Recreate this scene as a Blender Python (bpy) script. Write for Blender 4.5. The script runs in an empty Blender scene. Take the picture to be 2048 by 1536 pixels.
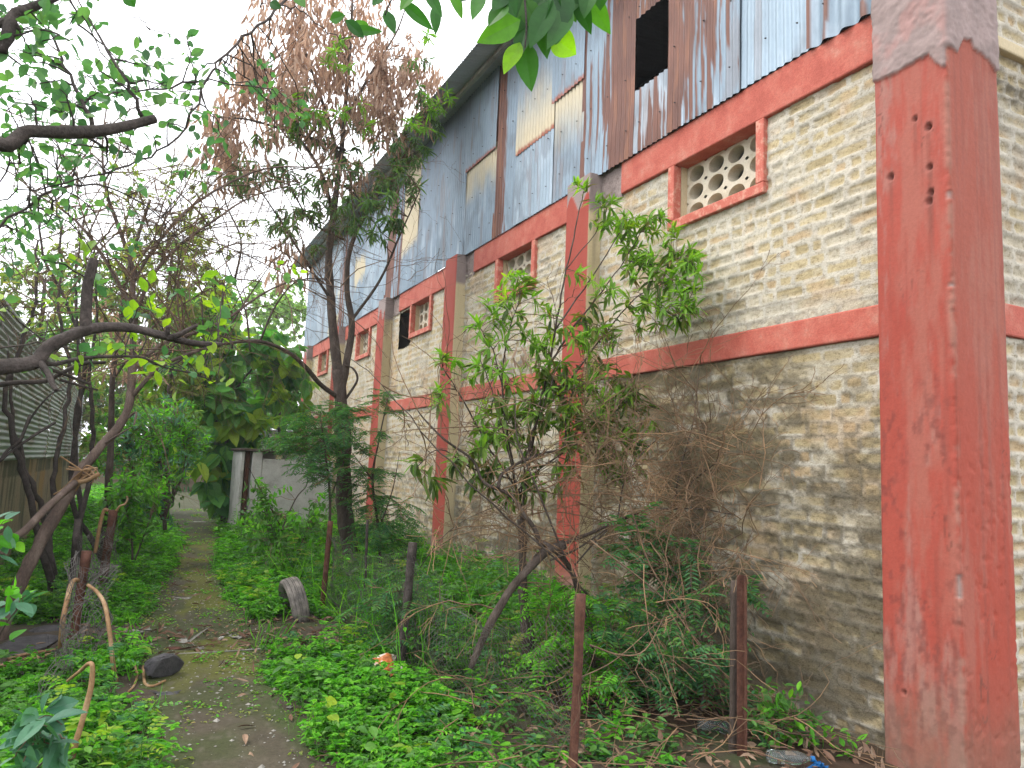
import bpy, math, random
import numpy as np
rad = math.radians
RS = np.random.RandomState(11)
random.seed(5)
C = bpy.context.scene.collection
scene = bpy.context.scene

# ------------------------------------------------------------------ camera frame
F = 1480.0                      # focal length in photo pixels (2048 wide)
H = 1.6                         # eye height
YAW, PITCH, ROLL = rad(26.70), rad(6.46), rad(2.343)
_f = np.array([math.sin(YAW)*math.cos(PITCH), math.cos(YAW)*math.cos(PITCH), math.sin(PITCH)])
_r0 = np.array([math.cos(YAW), -math.sin(YAW), 0.0]); _u0 = np.cross(_r0, _f)
_c, _s = math.cos(ROLL), math.sin(ROLL)
_r = _c*_r0 + _s*_u0; _u = -_s*_r0 + _c*_u0
CAM = np.array([0, 0, H])
def ray(x, y): return _f + _r*((x-1024)/F) - _u*((y-768)/F)
def at(x, y, Y):                # world point seen at a photo pixel, Y metres down the lane
    d = ray(x, y); return d*(Y/d[1]) + CAM
def onx(x, y, X): d = ray(x, y); return d*(X/d[0]) + CAM
def gnd(x, y, z=0.0): d = ray(x, y); return d*((z-H)/d[2]) + CAM
def pxm(Y, x=700):              # metres per photo pixel at depth Y
    d = ray(x, 768); return (Y/d[1])/F

# ------------------------------------------------------------------ noise
def _hash(ix, iy, seed):
    n = (ix.astype(np.int64)*374761393 + iy.astype(np.int64)*668265263 + seed*974634777) & 0xffffffff
    n = ((n ^ (n >> 13))*1274126177) & 0xffffffff
    n = (n ^ (n >> 16)) & 0xffffffff
    return n/4294967295.0
def vn(x, y, seed=0):
    x = np.asarray(x, float); y = np.asarray(y, float)
    ix = np.floor(x); iy = np.floor(y); fx = x-ix; fy = y-iy
    fx = fx*fx*(3-2*fx); fy = fy*fy*(3-2*fy)
    ix = ix.astype(np.int64); iy = iy.astype(np.int64)
    a = _hash(ix, iy, seed); b = _hash(ix+1, iy, seed); c = _hash(ix, iy+1, seed); d = _hash(ix+1, iy+1, seed)
    return (a*(1-fx)+b*fx)*(1-fy) + (c*(1-fx)+d*fx)*fy
def fbm(x, y, o=4, seed=0):
    s = 0; a = 0.5; t = 0
    for k in range(o):
        s = s + a*vn(x*2**k+k*17.3, y*2**k-k*9.1, seed+k); t += a; a *= 0.55
    return s/t
def sst(a, b, x):
    t = np.clip((np.asarray(x, float)-a)/(b-a), 0, 1); return t*t*(3-2*t)
def mixc(c0, c1, m):
    m = np.asarray(m)[..., None]; return np.asarray(c0)*(1-m) + np.asarray(c1)*m

# ------------------------------------------------------------------ mesh building
class MB:
    def __init__(s): s.v = []; s.f = {3: [], 4: []}; s.m = {3: [], 4: []}; s.n = 0; s.col = []
    def add(s, v, f, mi=0, col=None):
        v = np.asarray(v, float).reshape(-1, 3); f = np.asarray(f, np.int64)
        if len(f) == 0: return
        s.v.append(v); k = f.shape[1]; s.f[k].append(f+s.n); s.m[k].append(np.full(len(f), mi, np.int32)); s.n += len(v)
        if col is not None: s.col.append(np.asarray(col, float).reshape(-1, 3))
    def box(s, x0, y0, z0, x1, y1, z1, mi=0):
        v = [(x0,y0,z0),(x1,y0,z0),(x1,y1,z0),(x0,y1,z0),(x0,y0,z1),(x1,y0,z1),(x1,y1,z1),(x0,y1,z1)]
        s.add(v, [(0,3,2,1),(4,5,6,7),(0,1,5,4),(1,2,6,5),(2,3,7,6),(3,0,4,7)], mi)
    def tube(s, P, R, k=6, cap=True, mi=0, rough=0.0):
        P = np.asarray(P, float); n = len(P); R = np.broadcast_to(np.asarray(R, float), (n,))
        T = np.gradient(P, axis=0); T /= np.linalg.norm(T, axis=1)[:, None]+1e-9
        m = T.mean(0); ref = np.array([0, 0, 1.0]) if abs(m[2]) < 0.7*np.linalg.norm(m)+1e-9 else np.array([1.0, 0.2, 0])
        A = np.cross(T, ref); A /= np.linalg.norm(A, axis=1)[:, None]+1e-9; B = np.cross(T, A)
        a = np.arange(k)*2*math.pi/k
        rr = R[:, None]*np.ones(k)
        if rough: rr = rr*(1+rough*(vn(P[:, 2][:, None]*9+P[:, 0][:, None]*7, np.arange(k)[None, :]*1.7+P[:, 1][:, None]*3, 5)-0.5)*2)
        V = P[:, None, :] + rr[:, :, None]*(np.cos(a)[None, :, None]*A[:, None, :] + np.sin(a)[None, :, None]*B[:, None, :])
        i = np.arange(n-1)[:, None]*k; j = np.arange(k)[None, :]; j2 = (j+1) % k
        q = np.stack([i+j, i+j2, i+k+j2, i+k+j], -1).reshape(-1, 4)
        v = V.reshape(-1, 3)
        if cap:
            base = len(v); v = np.vstack([v, P[0], P[-1]])
            jj = np.arange(k); t0 = np.stack([np.full(k, base), (jj+1) % k, jj], 1)
            e = (n-1)*k; t1 = np.stack([np.full(k, base+1), e+jj, e+(jj+1) % k], 1)
            nb = s.n; s.add(v, q, mi); s.f[3].append(np.vstack([t0, t1])+nb); s.m[3].append(np.full(2*k, mi, np.int32))
        else: s.add(v, q, mi)
    def build(s, name, mats, parent=None, smooth=False, bevel=0):
        me = bpy.data.meshes.new(name)
        if s.n:
            V = np.vstack(s.v); me.vertices.add(len(V)); me.vertices.foreach_set('co', V.astype(np.float32).ravel())
            fs = []; ls = []; lt = []; mi = []
            for k in (3, 4):
                if s.f[k]:
                    f = np.vstack(s.f[k]); fs.append(f.ravel()); lt.append(np.full(len(f), k)); mi.append(np.concatenate(s.m[k]))
            fs = np.concatenate(fs); lt = np.concatenate(lt); mi = np.concatenate(mi); ls = np.concatenate([[0], np.cumsum(lt)[:-1]])
            me.loops.add(len(fs)); me.loops.foreach_set('vertex_index', fs.astype(np.int32))
            me.polygons.add(len(lt)); me.polygons.foreach_set('loop_start', ls.astype(np.int32))
            try: me.polygons.foreach_set('loop_total', lt.astype(np.int32))
            except Exception: pass
            me.polygons.foreach_set('material_index', mi.astype(np.int32))
            me.polygons.foreach_set('use_smooth', np.full(len(lt), smooth))
            if s.col:
                c = np.vstack(s.col); c = np.hstack([np.clip(c, 0, 1), np.ones((len(c), 1))])
                a = me.color_attributes.new('Col', 'FLOAT_COLOR', 'POINT'); a.data.foreach_set('color', c.astype(np.float32).ravel())
            me.update(calc_edges=True); me.validate()
        for m in (mats if isinstance(mats, (list, tuple)) else [mats]): me.materials.append(m)
        o = bpy.data.objects.new(name, me); C.objects.link(o)
        if parent is not None: o.parent = parent
        if bevel:
            b = o.modifiers.new('Bevel', 'BEVEL'); b.width = bevel; b.segments = 2; b.limit_method = 'ANGLE'
        return o
def grid(name, P, col, mat, parent=None, keep=None, smooth=True):
    nu, nv = P.shape[:2]; idx = np.arange(nu*nv).reshape(nu, nv)
    q = np.stack([idx[:-1, :-1], idx[1:, :-1], idx[1:, 1:], idx[:-1, 1:]], -1).reshape(-1, 4)
    if keep is not None: q = q[keep.reshape(-1)]
    mb = MB(); mb.add(P.reshape(-1, 3), q, 0, None if col is None else col.reshape(-1, 3))
    return mb.build(name, mat, parent, smooth)
def empty(name, loc=(0, 0, 0)):
    o = bpy.data.objects.new(name, None); C.objects.link(o); o.empty_display_size = 0.2; return o
def tag(o, label, cat, group=None, kind=None):
    o['label'] = label
    if cat: o['category'] = cat
    if group: o['group'] = group
    if kind: o['kind'] = kind
    return o
def nrm(v): return v/(np.linalg.norm(v, axis=-1, keepdims=True)+1e-9)

# leaves: P base, D direction, N rough up normal, L length, W width (arrays); k segments along the leaf
def leaves(mb, P, D, N, L, W, k=2, fold=0.18, curl=0.15, mi=0, pos=0.45):
    n = len(P)
    if n == 0: return
    D = nrm(D); S = nrm(np.cross(D, N)); Nn = np.cross(S, D)
    L = np.broadcast_to(L, (n,)); W = np.broadcast_to(W, (n,)); curl = np.broadcast_to(curl, (n,))
    if k == 2:       # folded hexagon: 6 verts, 2 quads
        t = np.array([0.3, 0.68]); w = np.array([0.85, 0.8])*0.5
        def pt(tt): return P + D*(L*tt)[:, None] - Nn*(curl*L*tt*tt)[:, None]
        v = [P]
        for sgn in (1, -1):
            for tt, ww in zip(t, w): v.append(pt(tt) + S*(sgn*W*ww)[:, None] + Nn*(fold*W)[:, None])
        v.append(pt(1.0))
        V = np.stack(v, 1).reshape(-1, 3)    # 0 base,1 l1,2 l2,3 r1,4 r2,5 tip
        b = np.arange(n)[:, None]*6
        q = np.vstack([b+np.array([[0, 1, 2, 5]]), b+np.array([[0, 5, 4, 3]])])
        mb.add(V, q, mi)
    else:
        t = np.linspace(0, 1, k+1)
        prof = np.where(t < pos, np.sin(t/pos*math.pi/2)**0.8, np.maximum(np.cos((t-pos)/(1-pos)*math.pi/2), 0)**0.9)*0.5
        prof[0] = 0.02; prof[-1] = 0.01
        rows = []
        for tt, ww in zip(t, prof):
            c = P + D*(L*tt)[:, None] - Nn*(curl*L*tt*tt)[:, None]
            up = Nn*(fold*W*ww*2)[:, None]
            rows += [c + S*(W*ww)[:, None] + up, c, c - S*(W*ww)[:, None] + up]
        V = np.stack(rows, 1).reshape(-1, 3); b = np.arange(n)[:, None]*3*(k+1); q = []
        for i in range(k):
            o = 3*i; q += [b+np.array([[o, o+1, o+4, o+3]]), b+np.array([[o+1, o+2, o+5, o+4]])]
        mb.add(V, np.vstack(q), mi)

# ------------------------------------------------------------------ materials
def newmat(name):
    m = bpy.data.materials.new(name); m.use_nodes = True; nt = m.node_tree; nt.nodes.clear()
    out = nt.nodes.new('ShaderNodeOutputMaterial'); return m, nt, out
def nd(nt, t, **kw):
    n = nt.nodes.new(t)
    for k, v in kw.items():
        if k in n.inputs.keys(): n.inputs[k].default_value = v
        else: setattr(n, k, v)
    return n
def ramp(nt, fac, stops):
    r = nt.nodes.new('ShaderNodeValToRGB'); e = r.color_ramp.elements
    while len(e) < len(stops): e.new(0.5)
    for i, (p, c) in enumerate(stops): e[i].position = p; e[i].color = (*c, 1) if len(c) == 3 else c
    nt.links.new(fac, r.inputs[0]); return r.outputs[0]
def g3(v): return (v, v, v)
def mixn(nt, mode, fac, a, b):
    m = nt.nodes.new('ShaderNodeMix'); m.data_type = 'RGBA'; m.blend_type = mode
    for s, v in ((m.inputs[0], fac), (m.inputs[6], a), (m.inputs[7], b)):
        if hasattr(v, 'links'): nt.links.new(v, s)
        elif isinstance(v, (int, float)): s.default_value = v
        else: s.default_value = (*v, 1)
    return m.outputs[2]
def noise(nt, vec, scale, detail=4, rough=0.6, stretch=None):
    if stretch is not None:
        mp = nd(nt, 'ShaderNodeMapping'); mp.inputs['Scale'].default_value = stretch; nt.links.new(vec, mp.inputs[0]); vec = mp.outputs[0]
    n = nd(nt, 'ShaderNodeTexNoise', Scale=scale, Detail=detail, Roughness=rough); nt.links.new(vec, n.inputs['Vector']); return n.outputs['Fac']
def surf(nt, out, colr, rough=0.8, metallic=0.0, bump=None, bstr=0.3, bdist=0.01, spec=0.5):
    p = nd(nt, 'ShaderNodeBsdfPrincipled', Roughness=rough, Metallic=metallic)
    p.inputs['Specular IOR Level'].default_value = spec
    if hasattr(colr, 'links'): nt.links.new(colr, p.inputs['Base Color'])
    else: p.inputs['Base Color'].default_value = (*colr, 1)
    if bump is not None:
        b = nd(nt, 'ShaderNodeBump', Strength=bstr, Distance=bdist); nt.links.new(bump, b.inputs['Height']); nt.links.new(b.outputs[0], p.inputs['Normal'])
    nt.links.new(p.outputs[0], out.inputs[0]); return p
def vcol_mat(name, rough=0.85, metallic=0.0, fine=(0.75, 1.2), scale=60, bstr=0.35, bdist=0.006, spec=0.3, stretch=None):
    m, nt, out = newmat(name); a = nd(nt, 'ShaderNodeAttribute', attribute_name='Col')
    g = nd(nt, 'ShaderNodeNewGeometry').outputs['Position']
    n = noise(nt, g, scale, 6, 0.7, stretch)
    c = mixn(nt, 'MULTIPLY', 1.0, a.outputs['Color'], ramp(nt, n, [(0.25, g3(fine[0])), (0.75, g3(min(fine[1], 1.0)))]))
    surf(nt, out, c, rough, metallic, n, bstr, bdist, spec); return m
def mat_noise(name, stops, scale=6, rough=0.85, bstr=0.4, bdist=0.01, stretch=None, fine=90, metallic=0, spec=0.3, dark=0.7):
    m, nt, out = newmat(name); g = nd(nt, 'ShaderNodeNewGeometry').outputs['Position']
    n1 = noise(nt, g, scale, 6, 0.65, stretch); n2 = noise(nt, g, fine, 5, 0.7, stretch)
    c = mixn(nt, 'MULTIPLY', 1.0, ramp(nt, n1, stops), ramp(nt, n2, [(0.3, g3(dark)), (0.65, g3(1.0))]))
    surf(nt, out, c, rough, metallic, n2, bstr, bdist, spec); return m
def leaf_mat(name, cols, trans=0.35, rough=0.45, spec=0.35, tint=(1.3, 1.5, 0.5)):
    m, nt, out = newmat(name); g = nd(nt, 'ShaderNodeNewGeometry')
    k = len(cols); c = ramp(nt, g.outputs['Random Per Island'], [(i/(k-1), cc) for i, cc in enumerate(cols)])
    n = noise(nt, g.outputs['Position'], 35, 3)
    c = mixn(nt, 'MULTIPLY', 1.0, c, ramp(nt, n, [(0.3, g3(0.75)), (0.7, g3(1.0))]))
    p = nd(nt, 'ShaderNodeBsdfPrincipled', Roughness=rough); p.inputs['Specular IOR Level'].default_value = spec
    nt.links.new(c, p.inputs['Base Color'])
    t = nd(nt, 'ShaderNodeBsdfTranslucent'); tc = mixn(nt, 'MULTIPLY', 1.0, c, tint)
    nt.links.new(tc, t.inputs[0]); mx = nd(nt, 'ShaderNodeMixShader', Fac=trans)
    nt.links.new(p.outputs[0], mx.inputs[1]); nt.links.new(t.outputs[0], mx.inputs[2]); nt.links.new(mx.outputs[0], out.inputs[0])
    return m

M = {}
def brick_mat():
    m, nt, out = newmat('limewashed_brick'); a = nd(nt, 'ShaderNodeAttribute', attribute_name='Col'); g = nd(nt, 'ShaderNodeNewGeometry').outputs['Position']
    n1 = noise(nt, g, 42, 8, 0.75); n2 = noise(nt, g, 16, 6, 0.7, (1, 1, 2.6)); n3 = noise(nt, g, 95, 4, 0.7)
    c = mixn(nt, 'MULTIPLY', 1.0, a.outputs['Color'], ramp(nt, n1, [(0.32, (.50, .47, .42)), (0.48, g3(.94)), (0.66, g3(1.0))]))
    c = mixn(nt, 'MULTIPLY', 1.0, c, ramp(nt, n2, [(0.30, (.50, .46, .38)), (0.42, g3(.95)), (0.6, g3(1.0))]))
    h = nt.nodes.new('ShaderNodeMath'); h.operation = 'ADD'; nt.links.new(n1, h.inputs[0]); nt.links.new(n3, h.inputs[1])
    surf(nt, out, c, 0.93, 0, h.outputs[0], 0.75, 0.010, .2); return m
M['brick'] = brick_mat()
M['column'] = vcol_mat('worn_red_paint', 0.8, scale=45, fine=(0.8, 1.0), bstr=0.35, bdist=0.006)
M['sheet'] = vcol_mat('weathered_galvanised_iron', 0.5, 0.25, scale=40, fine=(0.8, 1.0), bstr=0.1, bdist=0.003, spec=0.5, stretch=(1, 1, 0.25))
M['ground'] = vcol_mat('lane_dirt', 0.95, scale=38, fine=(0.55, 1.0), bstr=0.6, bdist=0.015, spec=0.2)
M['red'] = mat_noise('red_band_paint', [(0.25, (0.36, 0.078, 0.055)), (0.45, (0.45, 0.108, 0.076)), (0.58, (0.48, 0.14, 0.10)), (0.72, (0.50, 0.22, 0.165))], 5.5, 0.8, 0.5, 0.008, dark=0.72, fine=70)
M['redworn'] = mat_noise('worn_red_frame_paint', [(0.3, (0.44, 0.10, 0.07)), (0.5, (0.50, 0.14, 0.10)), (0.62, (0.58, 0.30, 0.22)), (0.75, (0.46, 0.10, 0.07))], 14, 0.8, 0.4, 0.005, dark=0.8)
M['cream'] = mat_noise('cream_plaster', [(0.25, (0.42, 0.34, 0.20)), (0.5, (0.55, 0.46, 0.30)), (0.75, (0.50, 0.42, 0.30))], 3, 0.9, 0.35, 0.006, stretch=(1, 1, 0.35), dark=0.8)
M['bare'] = mat_noise('bare_concrete', [(0.25, (0.15, 0.12, 0.11)), (0.5, (0.25, 0.20, 0.19)), (0.75, (0.32, 0.25, 0.23))], 9, 0.95, 0.8, 0.012, dark=0.6)
M['conc'] = mat_noise('grey_concrete', [(0.25, (0.22, 0.22, 0.20)), (0.45, (0.42, 0.42, 0.40)), (0.7, (0.54, 0.54, 0.52))], 3.5, 0.9, 0.5, 0.01, dark=0.65)
M['vent'] = mat_noise('whitewashed_vent_block', [(0.25, (0.42, 0.37, 0.27)), (0.5, (0.56, 0.51, 0.40)), (0.75, (0.60, 0.56, 0.46))], 7, 0.9, 0.3, 0.005, dark=0.8)
M['dark'] = mat_noise('dark_interior', [(0.3, (0.03, 0.03, 0.03)), (0.7, (0.05, 0.05, 0.05))], 3)
M['rust'] = mat_noise('rusty_iron', [(0.25, (0.045, 0.020, 0.014)), (0.5, (0.10, 0.040, 0.025)), (0.75, (0.16, 0.075, 0.05))], 18, 0.85, 0.7, 0.006, dark=0.6)
M['bark'] = mat_noise('grey_brown_bark', [(0.25, (0.035, 0.026, 0.020)), (0.5, (0.085, 0.064, 0.052)), (0.75, (0.15, 0.12, 0.10))], 14, 0.95, 0.9, 0.012, stretch=(1, 1, 0.35), dark=0.5)
M['barkdk'] = mat_noise('dark_bark', [(0.25, (0.030, 0.025, 0.022)), (0.5, (0.068, 0.056, 0.050)), (0.75, (0.13, 0.105, 0.095))], 14, 0.95, 0.9, 0.012, dark=0.5)
M['barkred'] = mat_noise('reddish_bark', [(0.25, (0.055, 0.042, 0.034)), (0.5, (0.14, 0.10, 0.082)), (0.75, (0.26, 0.20, 0.165))], 9, 0.95, 0.8, 0.01, stretch=(1, 1, 0.4), dark=0.55)
M['twig'] = mat_noise('dry_twig', [(0.3, (0.06, 0.040, 0.028)), (0.5, (0.125, 0.082, 0.052)), (0.7, (0.26, 0.165, 0.095))], 3, 0.9, 0.3, 0.004)
M['tan'] = mat_noise('peeled_cane', [(0.25, (0.15, 0.08, 0.035)), (0.5, (0.28, 0.165, 0.08)), (0.75, (0.50, 0.36, 0.22))], 6, 0.7, 0.4, 0.004, dark=0.7)
M['stone'] = mat_noise('dark_basalt', [(0.25, (0.030, 0.029, 0.032)), (0.5, (0.065, 0.062, 0.066)), (0.75, (0.11, 0.105, 0.105))], 8, 0.85, 0.5, 0.01, dark=0.65)
M['pale'] = mat_noise('pale_stone', [(0.25, (0.16, 0.15, 0.13)), (0.5, (0.27, 0.26, 0.23)), (0.75, (0.36, 0.34, 0.30))], 10, 0.9, 0.5, 0.008, dark=0.65)
M['twigtan'] = mat_noise('tan_thorn_twig', [(0.3, (0.09, 0.058, 0.036)), (0.5, (0.19, 0.12, 0.068)), (0.7, (0.38, 0.23, 0.12))], 2.5, 0.9, 0.3, 0.004)
M['tyre'] = mat_noise('dusty_rubber', [(0.3, (0.09, 0.083, 0.076)), (0.55, (0.20, 0.18, 0.16)), (0.75, (0.33, 0.29, 0.255))], 9, 0.9, 0.4, 0.006)
M['wire'] = mat_noise('old_fence_wire', [(0.3, (0.07, 0.065, 0.06)), (0.7, (0.17, 0.155, 0.14))], 8, 0.6, metallic=0.4)
# foliage
def LM(key, name, cols, trans=0.45, rough=0.5, spec=0.3, tint=(1.3, 1.5, 0.5)): 
    if key not in ('lf_dead', 'lf_litter', 'lf_teal', 'lf_lime', 'lf_near', 'lf_teak', 'lf_oval', 'lf_fern'): cols = [(r*1.45+.008, g*1.32+.010, b*1.05+.002) for r, g, b in cols]
    M[key] = leaf_mat(name, cols, trans, rough, spec, tint)
LM('lf_oval', 'oval_leaf', [(0.05, 0.14, 0.06), (0.07, 0.19, 0.075), (0.10, 0.24, 0.085), (0.15, 0.30, 0.08)], 0.5, tint=(1.2, 1.35, .75))
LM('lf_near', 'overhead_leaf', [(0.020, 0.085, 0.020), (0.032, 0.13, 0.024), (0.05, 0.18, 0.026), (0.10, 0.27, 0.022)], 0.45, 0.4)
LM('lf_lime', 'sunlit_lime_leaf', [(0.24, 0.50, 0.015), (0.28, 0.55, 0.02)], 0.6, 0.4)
LM('lf_yg', 'yellow_green_leaf', [(0.10, 0.21, 0.025), (0.16, 0.29, 0.03), (0.25, 0.37, 0.04)], 0.5)
LM('lf_mango', 'mango_leaf', [(0.035, 0.085, 0.040), (0.05, 0.12, 0.05), (0.07, 0.155, 0.06), (0.10, 0.19, 0.06)], 0.4)
LM('lf_mangonew', 'young_mango_leaf', [(0.075, 0.19, 0.025), (0.11, 0.26, 0.03), (0.17, 0.34, 0.04)], 0.45)
LM('lf_olive', 'old_mango_leaf', [(0.040, 0.075, 0.028), (0.055, 0.105, 0.030), (0.08, 0.14, 0.032), (0.09, 0.17, 0.035), (0.14, 0.10, 0.045)], 0.35)
LM('lf_dead', 'dead_leaf', [(0.30, 0.205, 0.155), (0.42, 0.30, 0.225), (0.50, 0.37, 0.28), (0.56, 0.43, 0.34)], 0.5, 0.8, 0.15, (1.2, 1.0, 0.85))
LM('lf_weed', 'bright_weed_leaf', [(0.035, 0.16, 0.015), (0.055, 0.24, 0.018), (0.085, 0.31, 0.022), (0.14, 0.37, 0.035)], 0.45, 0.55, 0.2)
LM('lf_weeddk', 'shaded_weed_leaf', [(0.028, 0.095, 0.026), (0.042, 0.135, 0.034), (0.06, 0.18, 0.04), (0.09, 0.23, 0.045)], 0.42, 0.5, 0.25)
LM('lf_fern', 'feathery_leaf', [(0.038, 0.13, 0.055), (0.055, 0.18, 0.07), (0.08, 0.23, 0.075), (0.14, 0.29, 0.06)], 0.45, 0.5, 0.25)
LM('lf_teak', 'broad_leaf', [(0.05, 0.18, 0.055), (0.07, 0.24, 0.065), (0.11, 0.30, 0.06), (0.18, 0.38, 0.05)], 0.55, 0.5, 0.3)
LM('lf_far', 'far_leaf', [(0.12, 0.23, 0.09), (0.16, 0.30, 0.11), (0.22, 0.36, 0.12)], 0.5, 0.6, 0.2)
LM('lf_hazy', 'olive_fine_leaf', [(0.09, 0.14, 0.055), (0.13, 0.19, 0.065), (0.18, 0.24, 0.075), (0.24, 0.21, 0.12)], 0.5, 0.6, 0.2)
LM('lf_teal', 'bluish_green_leaf', [(0.045, 0.15, 0.09), (0.07, 0.20, 0.115), (0.10, 0.25, 0.14)], 0.4, 0.45, 0.35)
LM('lf_litter', 'fallen_leaf', [(0.07, 0.038, 0.025), (0.14, 0.08, 0.054), (0.22, 0.135, 0.09), (0.30, 0.21, 0.145)], 0.05, 0.85, 0.15, (1, 1, 1))
# ------------------------------------------------------------------ ground, lane
PY = np.array([-3, 4.15, 5.2, 6.4, 8.5, 11, 14.5, 19.3, 26, 36, 60.0])
PL = np.array([.25, .33, .30, .22, .28, .53, .95, .85, .75, .8, .8])
PR = np.array([1.0, 1.03, .98, 1.05, 1.09, 1.11, 1.53, 1.9, 2.3, 3.3, 3.3])
def gh(x, y):
    x = np.asarray(x, float); y = np.asarray(y, float)
    d = np.abs(x-np.interp(y, PY, (PL+PR)/2)); off = sst(0.3, 1.0, d)
    return 0.03*(fbm(x*1.1, y*1.1, 4, 3)-0.5) + off*(0.06*(fbm(x*2.3, y*2.3, 3, 9)-0.25))
def axis(lo, a, b, hi, step, far):
    core = np.arange(a, b+1e-6, step)
    l = -np.geomspace(0.6, a-lo, far)[::-1]+a; r = np.geomspace(0.6, hi-b, far)+b
    return np.concatenate([l, core, r])
gx = axis(-400, -3, 6, 400, 0.045, 14); gy = axis(-400, 1.5, 16, 500, 0.06, 16)
X, Y = np.meshgrid(gx, gy, indexing='ij'); Z = gh(X, Y)
n1 = fbm(X*1.7, Y*1.7, 5, 21); n2 = fbm(X*7, Y*7, 4, 33)
col = mixc((0.055, 0.042, 0.030), (0.105, 0.085, 0.060), n2)
col = mixc(col, (0.045, 0.065, 0.022), sst(0.46, 0.6, n1)*0.8)
col = mixc(col, (0.07, 0.042, 0.028), sst(2.2, 3.0, X)*sst(0.4, 0.6, fbm(X*3, Y*3, 4, 5))*0.9)
tag(grid('ground', np.stack([X, Y, Z], -1), col, M['ground']), 'brown earth under the weeds on both sides of the lane', None, kind='structure')
yy = np.concatenate([np.arange(1.5, 16, 0.05), np.linspace(16, 37, 90)]); uu = np.linspace(-0.25, 1.25, 44)
U, Yp = np.meshgrid(uu, yy, indexing='ij')
L_ = np.interp(Yp, PY, PL); R_ = np.interp(Yp, PY, PR); Xp = L_+(R_-L_)*U
rag = fbm(Xp*3.1, Yp*3.1, 4, 44)
Zp = gh(Xp, Yp)+0.008 - 0.10*sst(0.0, 0.25, np.maximum(-U, U-1)+0.45*(rag-0.55))
n1 = fbm(Xp*2.4, Yp*1.6, 5, 61); n2 = fbm(Xp*9, Yp*9, 5, 62)
col = mixc((0.045, 0.038, 0.025), (0.125, 0.105, 0.074), n2*0.6+0.4*fbm(Xp*1.2, Yp*0.8, 3, 8))
col = mixc(col, (0.052, 0.066, 0.022), sst(0.36, 0.56, fbm(Xp*1.5, Yp*1.1, 5, 63))*0.75); col = mixc(col, (0.115, 0.125, 0.020), sst(0.50, 0.60, n1)*0.8*sst(4.6, 6.5, Yp)*sst(20, 12, Yp)); col = mixc(col, (0.05, 0.075, 0.02), .7*sst(.2, .0, np.minimum(U, 1-U)+.25*(rag-.5)))
col = mixc(col, (0.06, 0.065, 0.035), sst(16, 25, Yp)*0.75)
col = mixc(col, (0.13, 0.115, 0.09), sst(0.66, 0.76, fbm(Xp*30, Yp*30, 3, 90))*0.5)
Zp = Zp + 0.012*(fbm(Xp*5, Yp*5, 4, 71)-0.5)
tag(grid('path', np.stack([Xp, Yp, Zp], -1), col, M['ground']), 'trodden dirt path with mossy patches running down the lane', None, kind='structure')

# ------------------------------------------------------------------ warehouse
WH = empty('warehouse'); WH.location = (4.0, 2.5, 0)
bpy.context.view_layer.update()
tag(WH, 'long warehouse of cream brick bays, red pillars and bands under rusty corrugated cladding', 'warehouse')
def under(o, parent=None):
    o.parent = parent or WH; o.matrix_parent_inverse = (parent or WH).matrix_world.inverted(); return o

BX = 4.175                                   # brick face plane
BH, BL = 0.100, 0.275
def brick_relief(y, z, seed):
    wy = y+0.012*(fbm(y*6, z*6, 3, seed+1)-0.5)*2+0.010*(vn(y*26, z*26, seed+14)-0.5); wz = z+0.012*(fbm(y*2.4, z*3, 2, seed+2)-0.5)*2+0.009*(vn(y*20, z*20, seed+15)-0.5)
    row = np.floor(wz/BH); rI = row.astype(np.int64); o = 0.5*BL*(row % 2)+0.14*_hash(rI, rI*0+3, seed)
    c = np.floor((wy+o)/BL); fy = (wy+o)-c*BL; fz = wz-row*BH; cI = c.astype(np.int64)
    g = _hash(cI, rI, seed+21); cut = BL*(0.40+0.2*_hash(cI, rI, seed+22)); sp = g > 0.74
    sub_ = np.where(sp & (fy > cut), 1, 0); lo = np.where(sub_ == 1, cut, 0.0); hi = np.where(sp & (sub_ == 0), cut, BL)
    h1 = _hash(cI*2+sub_, rI, seed); h2 = _hash(cI*2+sub_, rI, seed+7)
    dy = np.minimum(fy-lo, hi-fy)-0.011-0.010*h2; dz = np.minimum(fz-0.006*h2, BH-fz)-0.012-0.007*h1
    R = 0.020
    d = np.where((dy < R) & (dz < R), R-np.hypot(R-np.minimum(dy, R), R-np.minimum(dz, R)), np.minimum(dy, dz))
    m = sst(-0.003, 0.007, d)                # 1 on brick
    return m, h1, h2, fz/BH, d
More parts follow.
